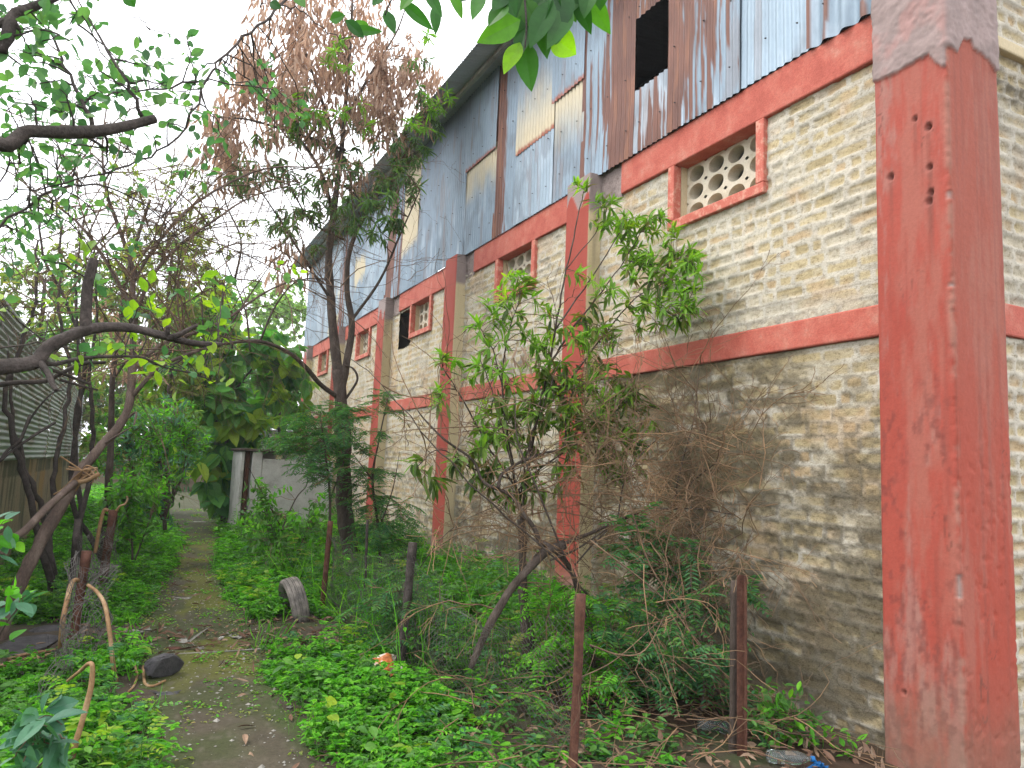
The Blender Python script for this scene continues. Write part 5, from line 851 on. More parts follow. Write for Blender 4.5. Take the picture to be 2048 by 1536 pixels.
def weeds(name, label, mats, n, box, dens, hmin, hmax, nl, L, W, seed, k=2, droop=.25, tri=False):
    x, y = scatter(n, *box); keep = RS.uniform(0, 1, n) < dens(x, y)*clear(x, y); x, y = x[keep], y[keep]
    root = empty(name); tag(root, label, None, kind='stuff'); mbs = [MB() for _ in mats]
    h = RS.uniform(hmin, hmax, len(x))*(0.25+2.2*np.maximum(0, fbm(x*1.9, y*1.9, 3, seed)-.25)); z = gh(x, y); B = np.stack([x, y, z-.01], 1)
    lean = RS.normal(size=(len(x), 3))*[.3, .3, 0]+[0, 0, 1]; lean = nrm(lean)
    q = np.repeat(np.arange(len(x)), nl); t = RS.uniform(.15, 1, len(q))**.7; P = B[q]+lean[q]*(h[q]*t)[:, None]+RS.normal(size=(len(q), 3))*[.025, .025, .006]
    a = RS.uniform(0, 2*math.pi, len(q)); D = np.stack([np.cos(a), np.sin(a), RS.uniform(-droop, .5, len(q))], 1)
    if tri:      # three leaflets on every stalk
        n0 = len(q); da = RS.uniform(.75, 1.15, n0); P = P+D*L*.25; q = np.tile(q, 3); P = np.tile(P, (3, 1)); t = np.tile(t, 3)
        D = np.vstack([D]+[np.stack([D[:, 0]*np.cos(s_*da)-D[:, 1]*np.sin(s_*da), D[:, 0]*np.sin(s_*da)+D[:, 1]*np.cos(s_*da), D[:, 2]-.1], 1) for s_ in (1, -1)])
    sc = np.clip((y[q]-2)/12, .0, 1)*.5+1
    which = RS.randint(0, len(mats), len(x))[q]
    for i, mb in enumerate(mbs):
        s = which == i; leaves(mb, P[s]-D[s]*(L*.2), D[s], np.array([0, 0, 1.0])+RS.normal(size=(s.sum(), 3))*.3, (L*sc*RS.uniform(.55, 1.25, len(q)))[s], (W*sc*RS.uniform(.6, 1.2, len(q)))[s], k, .1, .25)
    sm = MB()
    m_ = np.arange(len(x))[RS.uniform(0, 1, len(x)) < .5]
    S = nrm(np.cross(lean[m_], RS.normal(size=(len(m_), 3))))*.002; b0 = B[m_]; t0 = B[m_]+lean[m_]*(h[m_]*.95)[:, None]
    V = np.stack([b0-S, b0+S, t0+S*.5, t0-S*.5], 1).reshape(-1, 3); sm.add(V, np.arange(len(m_))[:, None]*4+np.array([[0, 1, 2, 3]]))
    for mb, m in zip(mbs, mats):
        if mb.n: mb.build(name+'_leaves', M[m], root)
    if sm.n: sm.build(name+'_stems', M['lf_weeddk'], root)
    return root
def dR(x, y):    # bright creepers on the right verge, ragged against the lane
    e = edgeR(y)+0.40*(fbm(x*2.1, y*2.1, 3, 7)-.42); m = sst(-.03, .12, x-e)
    bare = sst(.25, .1, np.hypot((x-1.45)/1.2, (y-7.0)/.75)-.75)
    lim = np.interp(y, [3, 4.6, 5.6, 7], [1.62, 1.78, 2.1, 2.5]); return m*sst(.22, -.15, x-lim-.5*(fbm(x*2.5, y*2.5, 3, 3)-.5))*(1-bare*.96)*(.35+.65*sst(.36, .5, fbm(x*2.4, y*2.4, 3, 17)))
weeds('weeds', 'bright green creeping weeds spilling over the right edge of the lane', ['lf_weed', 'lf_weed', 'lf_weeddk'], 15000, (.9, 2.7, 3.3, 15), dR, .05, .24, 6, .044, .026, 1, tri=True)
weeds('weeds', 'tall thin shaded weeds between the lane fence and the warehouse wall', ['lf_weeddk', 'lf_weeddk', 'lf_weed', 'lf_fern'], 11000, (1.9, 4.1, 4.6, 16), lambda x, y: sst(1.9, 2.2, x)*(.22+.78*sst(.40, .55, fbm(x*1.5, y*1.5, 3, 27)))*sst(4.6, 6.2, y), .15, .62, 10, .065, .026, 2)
weeds('weeds', 'sparse shaded seedlings on the brown litter by the corner pillar', ['lf_weeddk', 'lf_fern', 'lf_weed'], 1500, (1.5, 3.9, 3.0, 5.4), lambda x, y: sst(.45, .6, fbm(x*2.5, y*2.5, 3, 37))*.6, .08, .3, 9, .06, .03, 3)
def dL(x, y):
    e = edgeL(y)-0.30*(fbm(x*2.1, y*2.1, 3, 8)-.38); m = sst(.05, -.14, x-e)
    bare = sst(.3, .1, np.hypot((x+.55)/1.0, (y-7.4)/.75)-.75)
    return m*(1-bare*.97)*(.30+.70*sst(.38, .52, fbm(x*2.2, y*2.2, 3, 47)))
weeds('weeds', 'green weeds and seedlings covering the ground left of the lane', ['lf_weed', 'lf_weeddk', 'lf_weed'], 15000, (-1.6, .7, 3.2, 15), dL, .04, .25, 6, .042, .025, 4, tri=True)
weeds('weeds', 'low weeds covering the verges of the lane beyond the hut', ['lf_weed', 'lf_weeddk'], 13000, (-1.4, 4.2, 14, 35), lambda x, y: np.maximum(sst(.1, -.2, x-edgeL(y)), sst(-.1, .3, x-edgeR(y)))*.8, .08, .32, 9, .085, .045, 5)
weeds('weeds', 'low moss and tiny sprouts scattered on the lane itself', ['lf_weed', 'lf_hazy'], 9000, (.15, 1.9, 3.3, 24), lambda x, y: sst(.54, .66, fbm(x*2.6, y*1.9, 4, 57))*.8+sst(.22, .0, np.minimum(x-edgeL(y), edgeR(y)-x))*.5, .008, .05, 6, .026, .016, 6)
def grass(label, n, box, dens, h0, h1, seed):
    x, y = scatter(n, *box); keep = RS.uniform(0, 1, n) < dens(x, y); x, y = x[keep], y[keep]; N = len(x)
    P = np.stack([x, y, gh(x, y)-.01], 1); D = nrm(RS.normal(size=(N, 3))*[.35, .35, 0]+[0, 0, 1]); mb = MB()
    leaves(mb, P, D, RS.normal(size=(N, 3)), RS.uniform(h0, h1, N), RS.uniform(.004, .009, N)*(1+y*.06), 4, .2, RS.uniform(.1, .8, N)); tag(mb.build('grass', M['lf_weed']), label, None, kind='stuff')
grass('thin grass tufts along both lane edges', 5200, (-.6, 2.3, 3.4, 14), lambda x, y: np.clip(sst(.25, 0, np.abs(x-edgeL(y)+.15))+sst(.3, 0, np.abs(x-edgeR(y)-.15)), 0, 1)*sst(.45, .55, fbm(x*3, y*3, 3, 66))*.8, .06, .22, 1)
grass('tall grass stalks among the weeds near the wall', 2600, (1.8, 4.0, 5, 15), lambda x, y: .6+0*x, .3, .75, 2)
def seedlings(label, n, box, dens, hmin, hmax, mats, seed, L=.13, ll=.040, lw=.017, pairs=5, nl=5):
    x, y = scatter(n, *box); k_ = RS.uniform(0, 1, n) < dens(x, y)*clear(x, y); t = Plant('weeds', label, None, (0, 0, 0), kind='stuff')
    for xx, yy_ in zip(x[k_], y[k_]):
        b_ = np.array([xx, yy_, float(gh(xx, yy_))-.01]); h = RS.uniform(hmin, hmax); d_ = RS.normal(size=3)*[.18, .18, 0]+[0, 0, 1]; P = np.array([b_+d_*h*q for q in (0, .5, 1)]); t.twig.tube(P, [.003, .0025, .0015], 3, cap=False)
        q = RS.uniform(.25, 1, nl); a = RS.uniform(0, 6.28, nl); t.pinnate(mats[RS.randint(len(mats))], b_+d_*h*q[:, None], np.stack([np.cos(a), np.sin(a), RS.uniform(.15, .9, nl)], 1), L*RS.uniform(.6, 1.3, nl), pairs, ll, lw, .35, rach=False)
    t.done('barkdk', 'lf_weeddk', ('stems', 'stems'), 'leaves')
seedlings('taller yellow-green seedlings standing above the creepers beside the lane', 420, (1.0, 2.6, 3.4, 11), lambda x, y: dR(x, y)*sst(.45, .55, fbm(x*1.6, y*1.6, 3, 87)), .12, .40, ['lf_weed', 'lf_yg', 'lf_weed', 'lf_fern'], 1)
seedlings('ragged feathery seedlings around the posts and the wall foot', 760, (1.8, 4.05, 3.3, 13), lambda x, y: sst(1.9, 2.2, x)*sst(4.2, 5.4, y+.5*(x-2.5))*(.3+.7*sst(.42, .56, fbm(x*1.7, y*1.7, 3, 97))), .2, .75, ['lf_fern', 'lf_weeddk', 'lf_weed', 'lf_hazy'], 2, .17, .05, .017, 6, 6)
seedlings('feathery seedlings among the weeds left of the lane', 380, (-1.5, .5, 3.6, 11), lambda x, y: dL(x, y)*sst(.45, .55, fbm(x*1.6, y*1.6, 3, 107)), .12, .42, ['lf_weed', 'lf_weeddk', 'lf_fern', 'lf_yg'], 3)
weeds('weeds', 'scattered broad-leaved and yellowing weeds rising out of the creepers', ['lf_weed', 'lf_yg', 'lf_weeddk'], 1500, (-1.5, 2.3, 3.3, 10), lambda x, y: np.maximum(dR(x, y), dL(x, y))*sst(.5, .6, fbm(x*2.2, y*2.2, 3, 117)), .12, .34, 7, .085, .05, 7, k=4)
tw = Plant('dry_twigs', 'tangle of dead brown twigs lying on the soil under the thorn bush', None, (0, 0, 0), kind='stuff')
for _ in range(150):
    x_, y_ = RS.uniform(1.75, 3.8), RS.uniform(3.2, 6.2); tw.fan((x_, y_, float(gh(x_, y_))+RS.uniform(.02, .25)), RS.normal(size=3)*[1, 1, .12], RS.uniform(.3, .8), .004, 1, (1, 4), .14, -.02, .4, thin=.002)
tw.done('twig', 'twigtan', ('sticks', 'sticks'))
# fallen leaves
N = 7200; x, y = scatter(N, -1.2, 4.0, 3.0, 14)
d = np.clip(.10+sst(1.3, .5, np.hypot((x-1.45)/1.25, (y-7.0)/.8))*.9+sst(.9, .4, np.hypot((x-.15)/.6, (y-7.4)/.7))*.6+sst(1.7, 2.2, x)*.8*sst(7.5, 5, y), 0, 1); k_ = RS.uniform(0, 1, N) < d; x, y = x[k_], y[k_]; N = len(x)
mb = MB(); a = RS.uniform(0, 6.28, N); leaves(mb, np.stack([x, y, gh(x, y)+.014+RS.uniform(0, .025, N)], 1), np.stack([np.cos(a), np.sin(a), RS.normal(size=N)*.25], 1), np.array([0, 0, 1.0])+RS.normal(size=(N, 3))*.35, RS.uniform(.04, .12, N), RS.uniform(.014, .034, N), 4, .3, RS.uniform(-.5, .5, N))
tag(mb.build('leaf_litter', M['lf_litter']), 'dry brown leaves strewn around the half-buried tyre and below the wall', None, kind='stuff')
N = 2000; x, y = scatter(N, .1, 1.6, 3.2, 12); k_ = (x > edgeL(y)-.15) & (x < edgeR(y)+.15); x, y = x[k_], y[k_]
mb = MB(); ico = np.array([(1, 0, 0), (-1, 0, 0), (0, 1, 0), (0, -1, 0), (0, 0, .6), (0, 0, -.6)]); fi = np.array([(0, 2, 4), (2, 1, 4), (1, 3, 4), (3, 0, 4), (2, 0, 5), (1, 2, 5), (3, 1, 5), (0, 3, 5)])
for xx, yy_ in zip(x, y):
    s = RS.gamma(1.6, .0028)+.002; mb.add(ico*s*RS.uniform(.6, 1.3, (6, 3))+[xx, yy_, gh(xx, yy_)+.01], fi)
tag(mb.build('gravel', M['pale']), 'small stones and grit scattered over the lane', None, kind='stuff')

# ------------------------------------------------------------------ stones, tyre, litter
def hull(name, label, cat, c, size, seed, mat, flat=.5, rotz=0, n=14, group=None, bev=.012):
    r = np.random.RandomState(seed); p = r.normal(size=(n, 3)); p = nrm(p)*r.uniform(.8, 1.1, (n, 1)); p[:, 2] = np.clip(p[:, 2], -.6, flat)
    p = p*np.asarray(size)/2; cz, sz = math.cos(rotz), math.sin(rotz); p = np.stack([p[:, 0]*cz-p[:, 1]*sz, p[:, 0]*sz+p[:, 1]*cz, p[:, 2]], 1)
    bm = bmesh.new(); [bm.verts.new(q) for q in p]; g_ = bmesh.ops.convex_hull(bm, input=bm.verts); bmesh.ops.delete(bm, geom=[v for v in bm.verts if not v.link_faces], context='VERTS'); bmesh.ops.dissolve_limit(bm, angle_limit=rad(12), verts=bm.verts, edges=bm.edges)
    bmesh.ops.bevel(bm, geom=list(bm.edges), offset=bev, segments=1, affect='EDGES'); bmesh.ops.triangulate(bm, faces=bm.faces); bmesh.ops.subdivide_edges(bm, edges=list(bm.edges), cuts=2)
    for v in bm.verts: v.co += Vector(r.normal(size=3)*.0022)
    me = bpy.data.meshes.new(name); bm.to_mesh(me); bm.free(); me.materials.append(M[mat]); o = bpy.data.objects.new(name, me); C.objects.link(o); o.location = c; tag(o, label, cat, group); return o
import bmesh
from mathutils import Vector, Matrix
g = gnd(325, 1362); hull('rock', 'dark angular rock sitting on the left edge of the lane', 'rock', g+[0, .06, .085], (.33, .30, .27), 8, 'stone', .75, .4, 12)
for p_, sz, sd, mt, lab in (((40, 1300), (.95, .55, .12), 3, 'stone', 'large flat dark slab under the thorn trunk'), ((105, 1262), (.5, .34, .09), 5, 'stone', 'smaller grey slab leaning behind the large flat slab'), ((364, 1284), (.20, .13, .03), 6, 'pale', 'pale flat stone in the middle of the lane'), ((272, 1266), (.24, .16, .06), 7, 'pale', 'flat pale stone among dead leaves left of the lane'),
    ((372, 1200), (.17, .12, .05), 9, 'pale', 'flat stone half set in the lane beyond the mossy strip'), ((475, 1277), (.16, .10, .05), 10, 'pale', 'pale stone on the right side of the lane before the tyre'), ((440, 1279), (.055, .045, .03), 11, 'white', 'small white pebble beside the flat stone on the lane'), ((318, 1103), (.15, .12, .07), 12, 'white', 'whitish lump of plaster on the far left edge of the lane'),
    ((398, 1299), (.13, .09, .05), 13, 'pale', 'wedge of stone near the line across the lane'), ((345, 1300), (.16, .12, .05), 14, 'rust', 'brown clod beside the pale flat stone'), ((535, 1196), (.22, .14, .09), 15, 'pale', 'flat stone in the weeds left of the tyre'), ((330, 1392), (.22, .14, .045), 16, 'stone', 'thin slate slab lying in front of the angular rock'), ((395, 1045), (.5, .3, .05), 17, 'pale', 'pale slab at the far bend of the lane')):
    if mt == 'white' and 'white' not in M: M['white'] = mat_noise('white_plaster', [(.3, (.5, .48, .44)), (.7, (.7, .68, .64))], 20)
    g = gnd(*p_); hull('stone', lab, 'stone', g+[0, 0, sz[2]*.22], sz, sd, mt, .5, sd*1.3, 13)
mb = MB(); mb.tube(cr([gnd(345, 1312)+[0, 0, .015], gnd(420, 1309)+[0, 0, .018], gnd(490, 1304)+[0, 0, .016], gnd(545, 1301)+[0, 0, .02]], 4), .006, 5); tag(mb.build('cable', M['pale'], None, True), 'thin pale pipe lying straight across the lane', 'pipe')
# tyre, standing half buried and leaning on the weeds
tr = empty('tyre'); tag(tr, 'dusty worn tyre half buried on edge among dead leaves right of the lane', 'tyre')
Ro, wd = .285, .085
prof = [(-.62, .055), (-.60, .62), (-.95, .80), (-1.0, .90), (-.86, .985)]+[(s_, .985 if abs(s_-q_) > .001 else .985) for s_, q_ in ()]
pr = [(-.55, .60), (-.72, .63), (-.98, .76), (-1.02, .88), (-.84, .965), (-.62, .985), (-.60, .955), (-.50, .955), (-.48, .992), (-.18, 1.0), (-.16, .968), (-.06, .968), (-.04, 1.0)]; pr = pr+[(-a_, b_) for a_, b_ in pr[::-1]]
K = 72; th = np.arange(K)*2*math.pi/K; V = np.array([[(w_*wd, r_*Ro*math.cos(t_), r_*Ro*math.sin(t_)) for w_, r_ in pr] for t_ in th]); n_ = len(pr); idx = np.arange(K*n_).reshape(K, n_); q = np.stack([idx, np.roll(idx, -1, 0), np.roll(np.roll(idx, -1, 0), -1, 1), np.roll(idx, -1, 1)], -1).reshape(-1, 4)
mb = MB(); mb.add(V.reshape(-1, 3), q); o = mb.build('casing', M['tyre'], tr); tr.location = gnd(590, 1238)+[0, .1, .115]; tr.rotation_euler = (0, rad(-13), rad(4))
# rubbish
g = gnd(772, 1362); mb = MB(); u_, v_ = np.meshgrid(np.linspace(-1, 1, 22), np.linspace(-1, 1, 16), indexing='ij'); zz = .10*(fbm(u_*2.2+3, v_*2.2, 4, 4)-.3)+.05*(1-u_**2)*(1-v_**2)
cc = mixc((.50, .16, .05), (.62, .52, .45), sst(.2, .3, u_+.5*(fbm(u_*2, v_*2, 3, 9)-.5))); cc = mixc(cc, (.55, .50, .44), sst(.58, .66, fbm(u_*3, v_*3, 3, 19)))
M['pack'] = vcol_mat('crumpled_wrapper', .45, scale=30, fine=(.85, 1), bstr=.1)
o = grid('wrapper', np.stack([u_*.125+.02*(fbm(v_*3, u_*3, 3, 6)-.5), v_*.09, zz], -1), cc, M['pack']); o.location = g+[0, .02, .10]; o.rotation_euler = (rad(38), rad(10), .3); tag(o, 'crumpled orange and white wrapper lying in the weeds by the wooden post', 'wrapper')
def plastic(name, colr):
    m, nt, out = newmat(name); p = surf(nt, out, colr, .06); p.inputs['Transmission Weight'].default_value = .95; p.inputs['IOR'].default_value = 1.25; return m
M['pet'] = plastic('clear_plastic', (.72, .80, .80)); M['bluecap'] = mat_noise('blue_plastic', [(.3, (.01, .10, .30)), (.7, (.015, .15, .40))], 10, .4); M['whitecap'] = mat_noise('white_plastic', [(.3, (.55, .56, .54)), (.7, (.7, .7, .68))], 10, .4)
def bottle(label, loc, rot, L, r, cap, lab=None):
    e_ = empty('bottle'); tag(e_, label, 'bottle', 'plastic bottles dropped by the wall'); K = 20; th = np.arange(K)*2*math.pi/K
    P = [(0, .2), (.01, .9), (.04, 1), (.30, .98), (.33, .92), (.36, 1), (.40, .93), (.44, 1), (.48, .93), (.52, 1), (.66, 1), (.80, .72), (.90, .36), (.97, .34)]
    V = np.array([[(t_*L, r*q_*math.cos(a), r*q_*math.sin(a)) for a in th] for t_, q_ in P]); idx = np.arange(len(P)*K).reshape(len(P), K); q = np.stack([idx[:-1], np.roll(idx, -1, 1)[:-1], np.roll(idx, -1, 1)[1:], idx[1:]], -1).reshape(-1, 4)
    mb = MB(); mb.add(V.reshape(-1, 3), q); mb.build('bottle_body', M['pet'], e_, True); mb = MB(); mb.tube([(L*.95, 0, 0), (L*1.03, 0, 0)], r*.42, 14); mb.build('cap', M[cap], e_)
    if lab: mb = MB(); mb.tube([(L*.06, 0, 0), (L*.29, 0, 0)], r*1.02, 20, cap=False); mb.build('wrap_label', M[lab], e_, True)
    e_.location = loc; e_.rotation_euler = rot
bottle('clear plastic bottle lying on brown litter with its white cap to the right', gnd(1395, 1462)+[0, 0, .05], (0, rad(4), rad(-35)), .27, .038, 'whitecap')
bottle('plastic bottle with a blue label tucked against the wall foot', gnd(1600, 1545)+[-.12, .12, .06], (0, rad(2), rad(-24)), .26, .036, 'bluecap', None)
g = gnd(1640, 1535); hull('blue_lid', 'bright blue plastic lid on the ground by the corner pillar', 'lid', g+[0, 0, .02], (.06, .05, .035), 31, 'bluecap', .6)

# ------------------------------------------------------------------ fence posts, wire, canes
def post(label, pts, r, mat='rust', k=9, name='fence_post', grp='posts of the fallen lane fence', iron=False, cat='post'):
    mb = MB(); P = cr([np.asarray(p) for p in pts], 6)
    if iron:   # angle iron
        d = nrm(P[-1]-P[0]); s_ = nrm(np.cross(d, [.35, .9, 0])); f_ = np.cross(d, s_)
        for a_, b_ in ((s_, f_), (f_, s_)):
            c0, c1 = P[0], P[-1]; t_ = .005; V = [c0, c0+a_*2*r, c0+a_*2*r+b_*t_, c0+b_*t_, c1, c1+a_*2*r, c1+a_*2*r+b_*t_, c1+b_*t_]; mb.add(V, [(0, 3, 2, 1), (4, 5, 6, 7), (0, 1, 5, 4), (1, 2, 6, 5), (2, 3, 7, 6), (3, 0, 4, 7)])
    else: mb.tube(P, np.full(len(P), r)*(1+.12*(vn(np.arange(len(P))*1.1, np.zeros(len(P)), 3)-.5)), k, rough=.15)
    return tag(mb.build(name, M[mat], None, not iron), label, cat, grp)
def vert(x, y, Y, z0=-.1, lean=(0, 0)):
    p = at(x, y, Y); return [np.array([p[0]+lean[0], p[1]+lean[1], z0]), np.array([p[0]+lean[0]*.5, p[1]+lean[1]*.5, (z0+p[2])/2]), p]
post('thick rusty round post standing alone at the front, broken off at the top', vert(1162, 1188, 3.45, lean=(-.02, 0)), .026)
post('rusty angle-iron post of the pair near the corner pillar', vert(1488, 1150, 3.35, lean=(.01, 0)), .022, iron=True)
post('grey weathered wooden post beside the rusty angle iron', vert(1470, 1162, 3.42, lean=(-.01, 0)), .024, 'bark', grp=None)
post('rough dark post wrapped in wire in the middle of the right-hand fence', vert(826, 1085, 5.5, lean=(-.06, 0)), .034, 'barkdk')
post('thin rust-streaked post right of the tyre', vert(661, 1042, 8.0, lean=(-.03, 0)), .028)
post('short slim rusty stake near the hut entrance', vert(467, 972, 17.6, lean=(-.05, 0)), .045)
post('straight rusty post on the left verge with mesh hooked to it', vert(227, 1020, 9.3, lean=(-.05, 0)), .045)
post('stubby brown post bound with wire amid the fallen mesh', vert(173, 1102, 6.9, lean=(-.04, .02)), .036)
post('slanting dark stake behind the fallen mesh', [gnd(140, 1210), at(150, 1100, 8.3), at(155, 1040, 8.4)], .03, 'barkdk')
post('slim wooden stake standing in the weeds next to the third pilaster', vert(735, 1040, 7.2, lean=(.03, 0)), .013, 'barkdk', grp=None)
def cane(label, pts, r0, r1): mb = MB(); P = cr(pts, 6); mb.tube(P, np.linspace(r0, r1, len(P)), 9, rough=.08); tag(mb.build('bent_cane', M['tan'], None, True), label, 'cane', 'peeled canes bent over the fallen mesh')
cane('peeled cane snapped over into a sharp elbow in the lower left corner', [gnd(128, 1600, -.05), at(148, 1500, 4.2), at(165, 1440, 4.2), at(181, 1380, 4.2), at(185, 1345, 4.2), at(184, 1329, 4.2), at(176, 1328, 4.25), at(160, 1342, 4.4), at(135, 1362, 4.7)], .015, .008)
cane('brown cane bowing from the wire-bound post down to the lane edge', [at(176, 1170, 6.2), at(195, 1185, 6.1), at(210, 1212, 6), at(220, 1270, 5.9), at(226, 1330, 5.9), gnd(234, 1375, -.03)], .012, .016)
cane('tan cane leaning up against the stubby wire-bound post', [gnd(118, 1330), at(125, 1250, 6.3), at(134, 1200, 6.4), at(143, 1168, 6.5), at(150, 1160, 6.5), at(156, 1161, 6.55)], .019, .014)
cane('pale hooked cane beside the straight rusty post', [at(190, 1106, 8.6), at(198, 1060, 8.6), at(205, 1030, 8.6), at(210, 1019, 8.6), at(216, 1022, 8.6)], .018, .017)
cane('short curled pale root end by the straight rusty post', [at(232, 1022, 9), at(240, 1012, 9), at(250, 1008, 9), at(255, 998, 9), at(253, 992, 9)], .012, .008)
cane('pale curved strip of cane wrapped round the foot of the angular rock', [gnd(285, 1350)+[0, 0, .06], gnd(289, 1372)+[0, 0, .02], gnd(305, 1378)+[0, 0, .02], gnd(330, 1370)+[0, 0, .03]], .012, .008)
cane('short hooked cane lying just left of the angular rock', [gnd(268, 1345)+[0, 0, .05], gnd(273, 1362)+[0, 0, .04], gnd(267, 1378)+[0, 0, .02], gnd(256, 1390)+[0, 0, .02]], .011, .007)
cane('long pale cane lying flat in front of the dark slab', [gnd(15, 1325)+[0, 0, .03], gnd(60, 1316)+[0, 0, .035], gnd(110, 1308)+[0, 0, .03]], .013, .012); cane('rusty-brown stick lying below the long pale cane', [gnd(-10, 1345)+[0, 0, .03], gnd(30, 1332)+[0, 0, .035], gnd(60, 1325)+[0, 0, .03], gnd(100, 1317)+[0, 0, .03]], .015, .012)
cane('tan twig slanting down behind the bowed cane', [gnd(226, 1316)+[0, 0, .07], gnd(240, 1326)+[0, 0, .06], gnd(256, 1337)+[0, 0, .03]], .009, .007)
# bundle of dry roots caught in the fork of the leaning thorn tree
mb = MB()
for i in range(9):
    a0 = at(RS.uniform(138, 165), RS.uniform(955, 970), 7.6); a1 = at(RS.uniform(160, 185), RS.uniform(930, 955), 7.55); a2 = at(RS.uniform(165, 200), RS.uniform(935, 962), 7.5); mb.tube(cr([a0, a1, a2, a0+RS.normal(size=3)*.08], 5), .007, 5, cap=False)
mb.tube(cr([at(140, 966, 7.58), at(170, 962, 7.5), at(198, 948, 7.45)], 4), .02, 7)
tag(mb.build('root_bundle', M['tan'], None, True), 'loop of dry pale roots caught on the leaning thorn trunk', 'roots')
def mesh_net(label, P00, P10, P01, P11, nu, nv, sag, seed, r=.0016, crumple=.03):
    r_ = np.random.RandomState(seed); mb = MB(); c_ = lambda u, v: (np.asarray(P00)*(1-u)*(1-v)+np.asarray(P10)*u*(1-v)+np.asarray(P01)*(1-u)*v+np.asarray(P11)*u*v)+np.array([0, 0, -sag*math.sin(u*math.pi)*v])+crumple*np.array([vn(u*7+3, v*7, seed)-.5, vn(u*7, v*7+5, seed+1)-.5, vn(u*6, v*5, seed+2)-.5])*2
    for i in range(-nv, nu):
        for sg in (1, -1):
            pts = []
            for j in range(nv+1):
                u = (i+j)/nu if sg > 0 else (i+nv-j)/nu
                if -1e-6 <= u <= 1+1e-6: pts.append(c_(u, j/nv)+np.array([0, .004*(-1)**j, 0]))
            if len(pts) > 1: mb.tube(pts, r, 3, cap=False)
    tag(mb.build('chain_link_mesh', M['wire']), label, 'wire mesh', 'rusted chain-link mesh of the lane fence')
v_ = lambda x, y, Y: at(x, y, Y)
mesh_net('collapsed chain-link mesh heaped round the wire-bound post', gnd(60, 1440), gnd(215, 1330), v_(165, 1105, 6.85), v_(215, 1120, 6.9), 18, 22, .1, 3, .0022, .10)
mesh_net('chain-link mesh hanging from the straight rusty post on the left', gnd(235, 1195), gnd(150, 1215), v_(235, 1030, 9.3), v_(160, 1060, 8.6), 18, 20, .1, 5, .0022, .06)
mesh_net('sagging chain-link mesh between the thin post and the dark wire-wrapped post', gnd(655, 1232), gnd(812, 1365), v_(661, 1060, 8), v_(826, 1100, 5.5), 46, 18, .15, 7, .0018, .05)
mesh_net('sagging chain-link mesh between the dark post and the front round post', gnd(812, 1365), v_(1162, 1560, 3.45), v_(826, 1100, 5.5), v_(1162, 1230, 3.45), 40, 18, .25, 9, .0014, .06)

# ------------------------------------------------------------------ corrugated fence on the left, hut, end wall
fw = empty('boundary_wall'); tag(fw, 'low stained plaster wall topped by grey corrugated sheets on the left of the lane', 'fence wall')
ys = np.arange(6, 24, .06); zs = np.arange(-.2, 1.47, .04); Yg, Zg = np.meshgrid(ys, zs, indexing='ij'); cc = mixc((.32, .25, .16), (.20, .16, .11), fbm(Yg*2, Zg*1.2, 4, 3)); cc = mixc(cc, (.33, .19, .05), sst(.5, .62, fbm(Yg*1.1, Zg*.8, 4, 13))*.7); cc = mixc(cc, (.09, .09, .05), sst(.55, .75, fbm(Yg*4, Zg*1, 4, 23)+.2*(zs.max()-Zg < .2)))
grid('plinth', np.stack([-1.40+.015*(fbm(Yg*3, Zg*3, 3, 1)-.5), Yg, Zg], -1), cc, M['brick'], fw); mb = MB(); mb.box(-1.62, 6, -.2, -1.44, 24, 1.45); mb.build('wall_core', M['conc'], fw)
for i, (a_, b_, z0, z1) in enumerate([(6, 9.2, 1.44, 2.36), (9.1, 12.3, 1.44, 2.34), (12.2, 15.4, 1.44, 2.36), (15.3, 18.6, 1.43, 2.35), (18.5, 23.9, 1.44, 2.34), (6, 9.0, 2.28, 3.2), (8.9, 12.0, 2.28, 3.18), (11.9, 15.1, 2.28, 3.15), (15.0, 18.3, 2.27, 3.18), (18.2, 23.8, 2.27, 3.1)]):
    ys = np.linspace(a_, b_, 40); zs = np.arange(z0, z1, .076/6); Yg, Zg = np.meshgrid(ys, zs, indexing='ij'); Xg = -1.37-.006*(i % 3)-.012*(i > 4)+.011*np.sin(2*math.pi*Zg/.076)+.02*(fbm(Yg, Zg, 2, i)-.5)+.05*sst(z1-.25, z1, Zg)*(fbm(Yg*.8, Zg*0, 2, i+5)-.5)
    cc = mixc((.26, .285, .29), (.42, .45, .45), fbm(Yg*1.4, Zg*1.2, 4, 30+i)); cc = mixc(cc, (.17, .11, .07), sst(.60, .72, fbm(Yg*1.5, Zg*3, 4, 40+i))*.7); cc = mixc(cc, (.12, .08, .055), sst(.05, .015, Zg-z0)*.8*sst(.35, .55, fbm(Yg*2.5, Zg, 3, 50+i)))
    grid('corrugated_sheet', np.stack([Xg, Yg, Zg], -1), cc, M['sheet'], fw)
mb = MB(); [mb.box(-1.50, y_, 1.45, -1.45, y_+.06, 3.1) for y_ in (7.6, 10.6, 13.7, 16.9, 20.5)]; mb.build('sheet_rail', M['barkdk'], fw)
ht = empty('hut'); Yh = 15.2; a_ = at(487, 900, Yh); ht.location = (a_[0], Yh, 0); bpy.context.view_layer.update(); tag(ht, 'small grey concrete hut with a thin slab roof and an open doorway by the warehouse', 'hut')
def hp(name, x0, y0, z0, x1, y1, z1, mat):
    mb = MB(); mb.box(x0, y0, z0, x1, y1, z1); o = mb.build(name, M[mat], None, bevel=.01); o.parent = ht; o.matrix_parent_inverse = ht.matrix_world.inverted(); return o
x0 = a_[0]; zt = a_[2]
hp('side_slab', x0-.03, Yh-.02, -.1, x0+.03, Yh+1.4, zt-.02, 'conc'); hp('doorpost', x0+.06, Yh+.06, -.1, x0+.14, Yh+.16, zt-.02, 'rust'); hp('pier', x0+.17, Yh-.04, -.1, x0+.36, Yh+.16, zt-.02, 'conc')
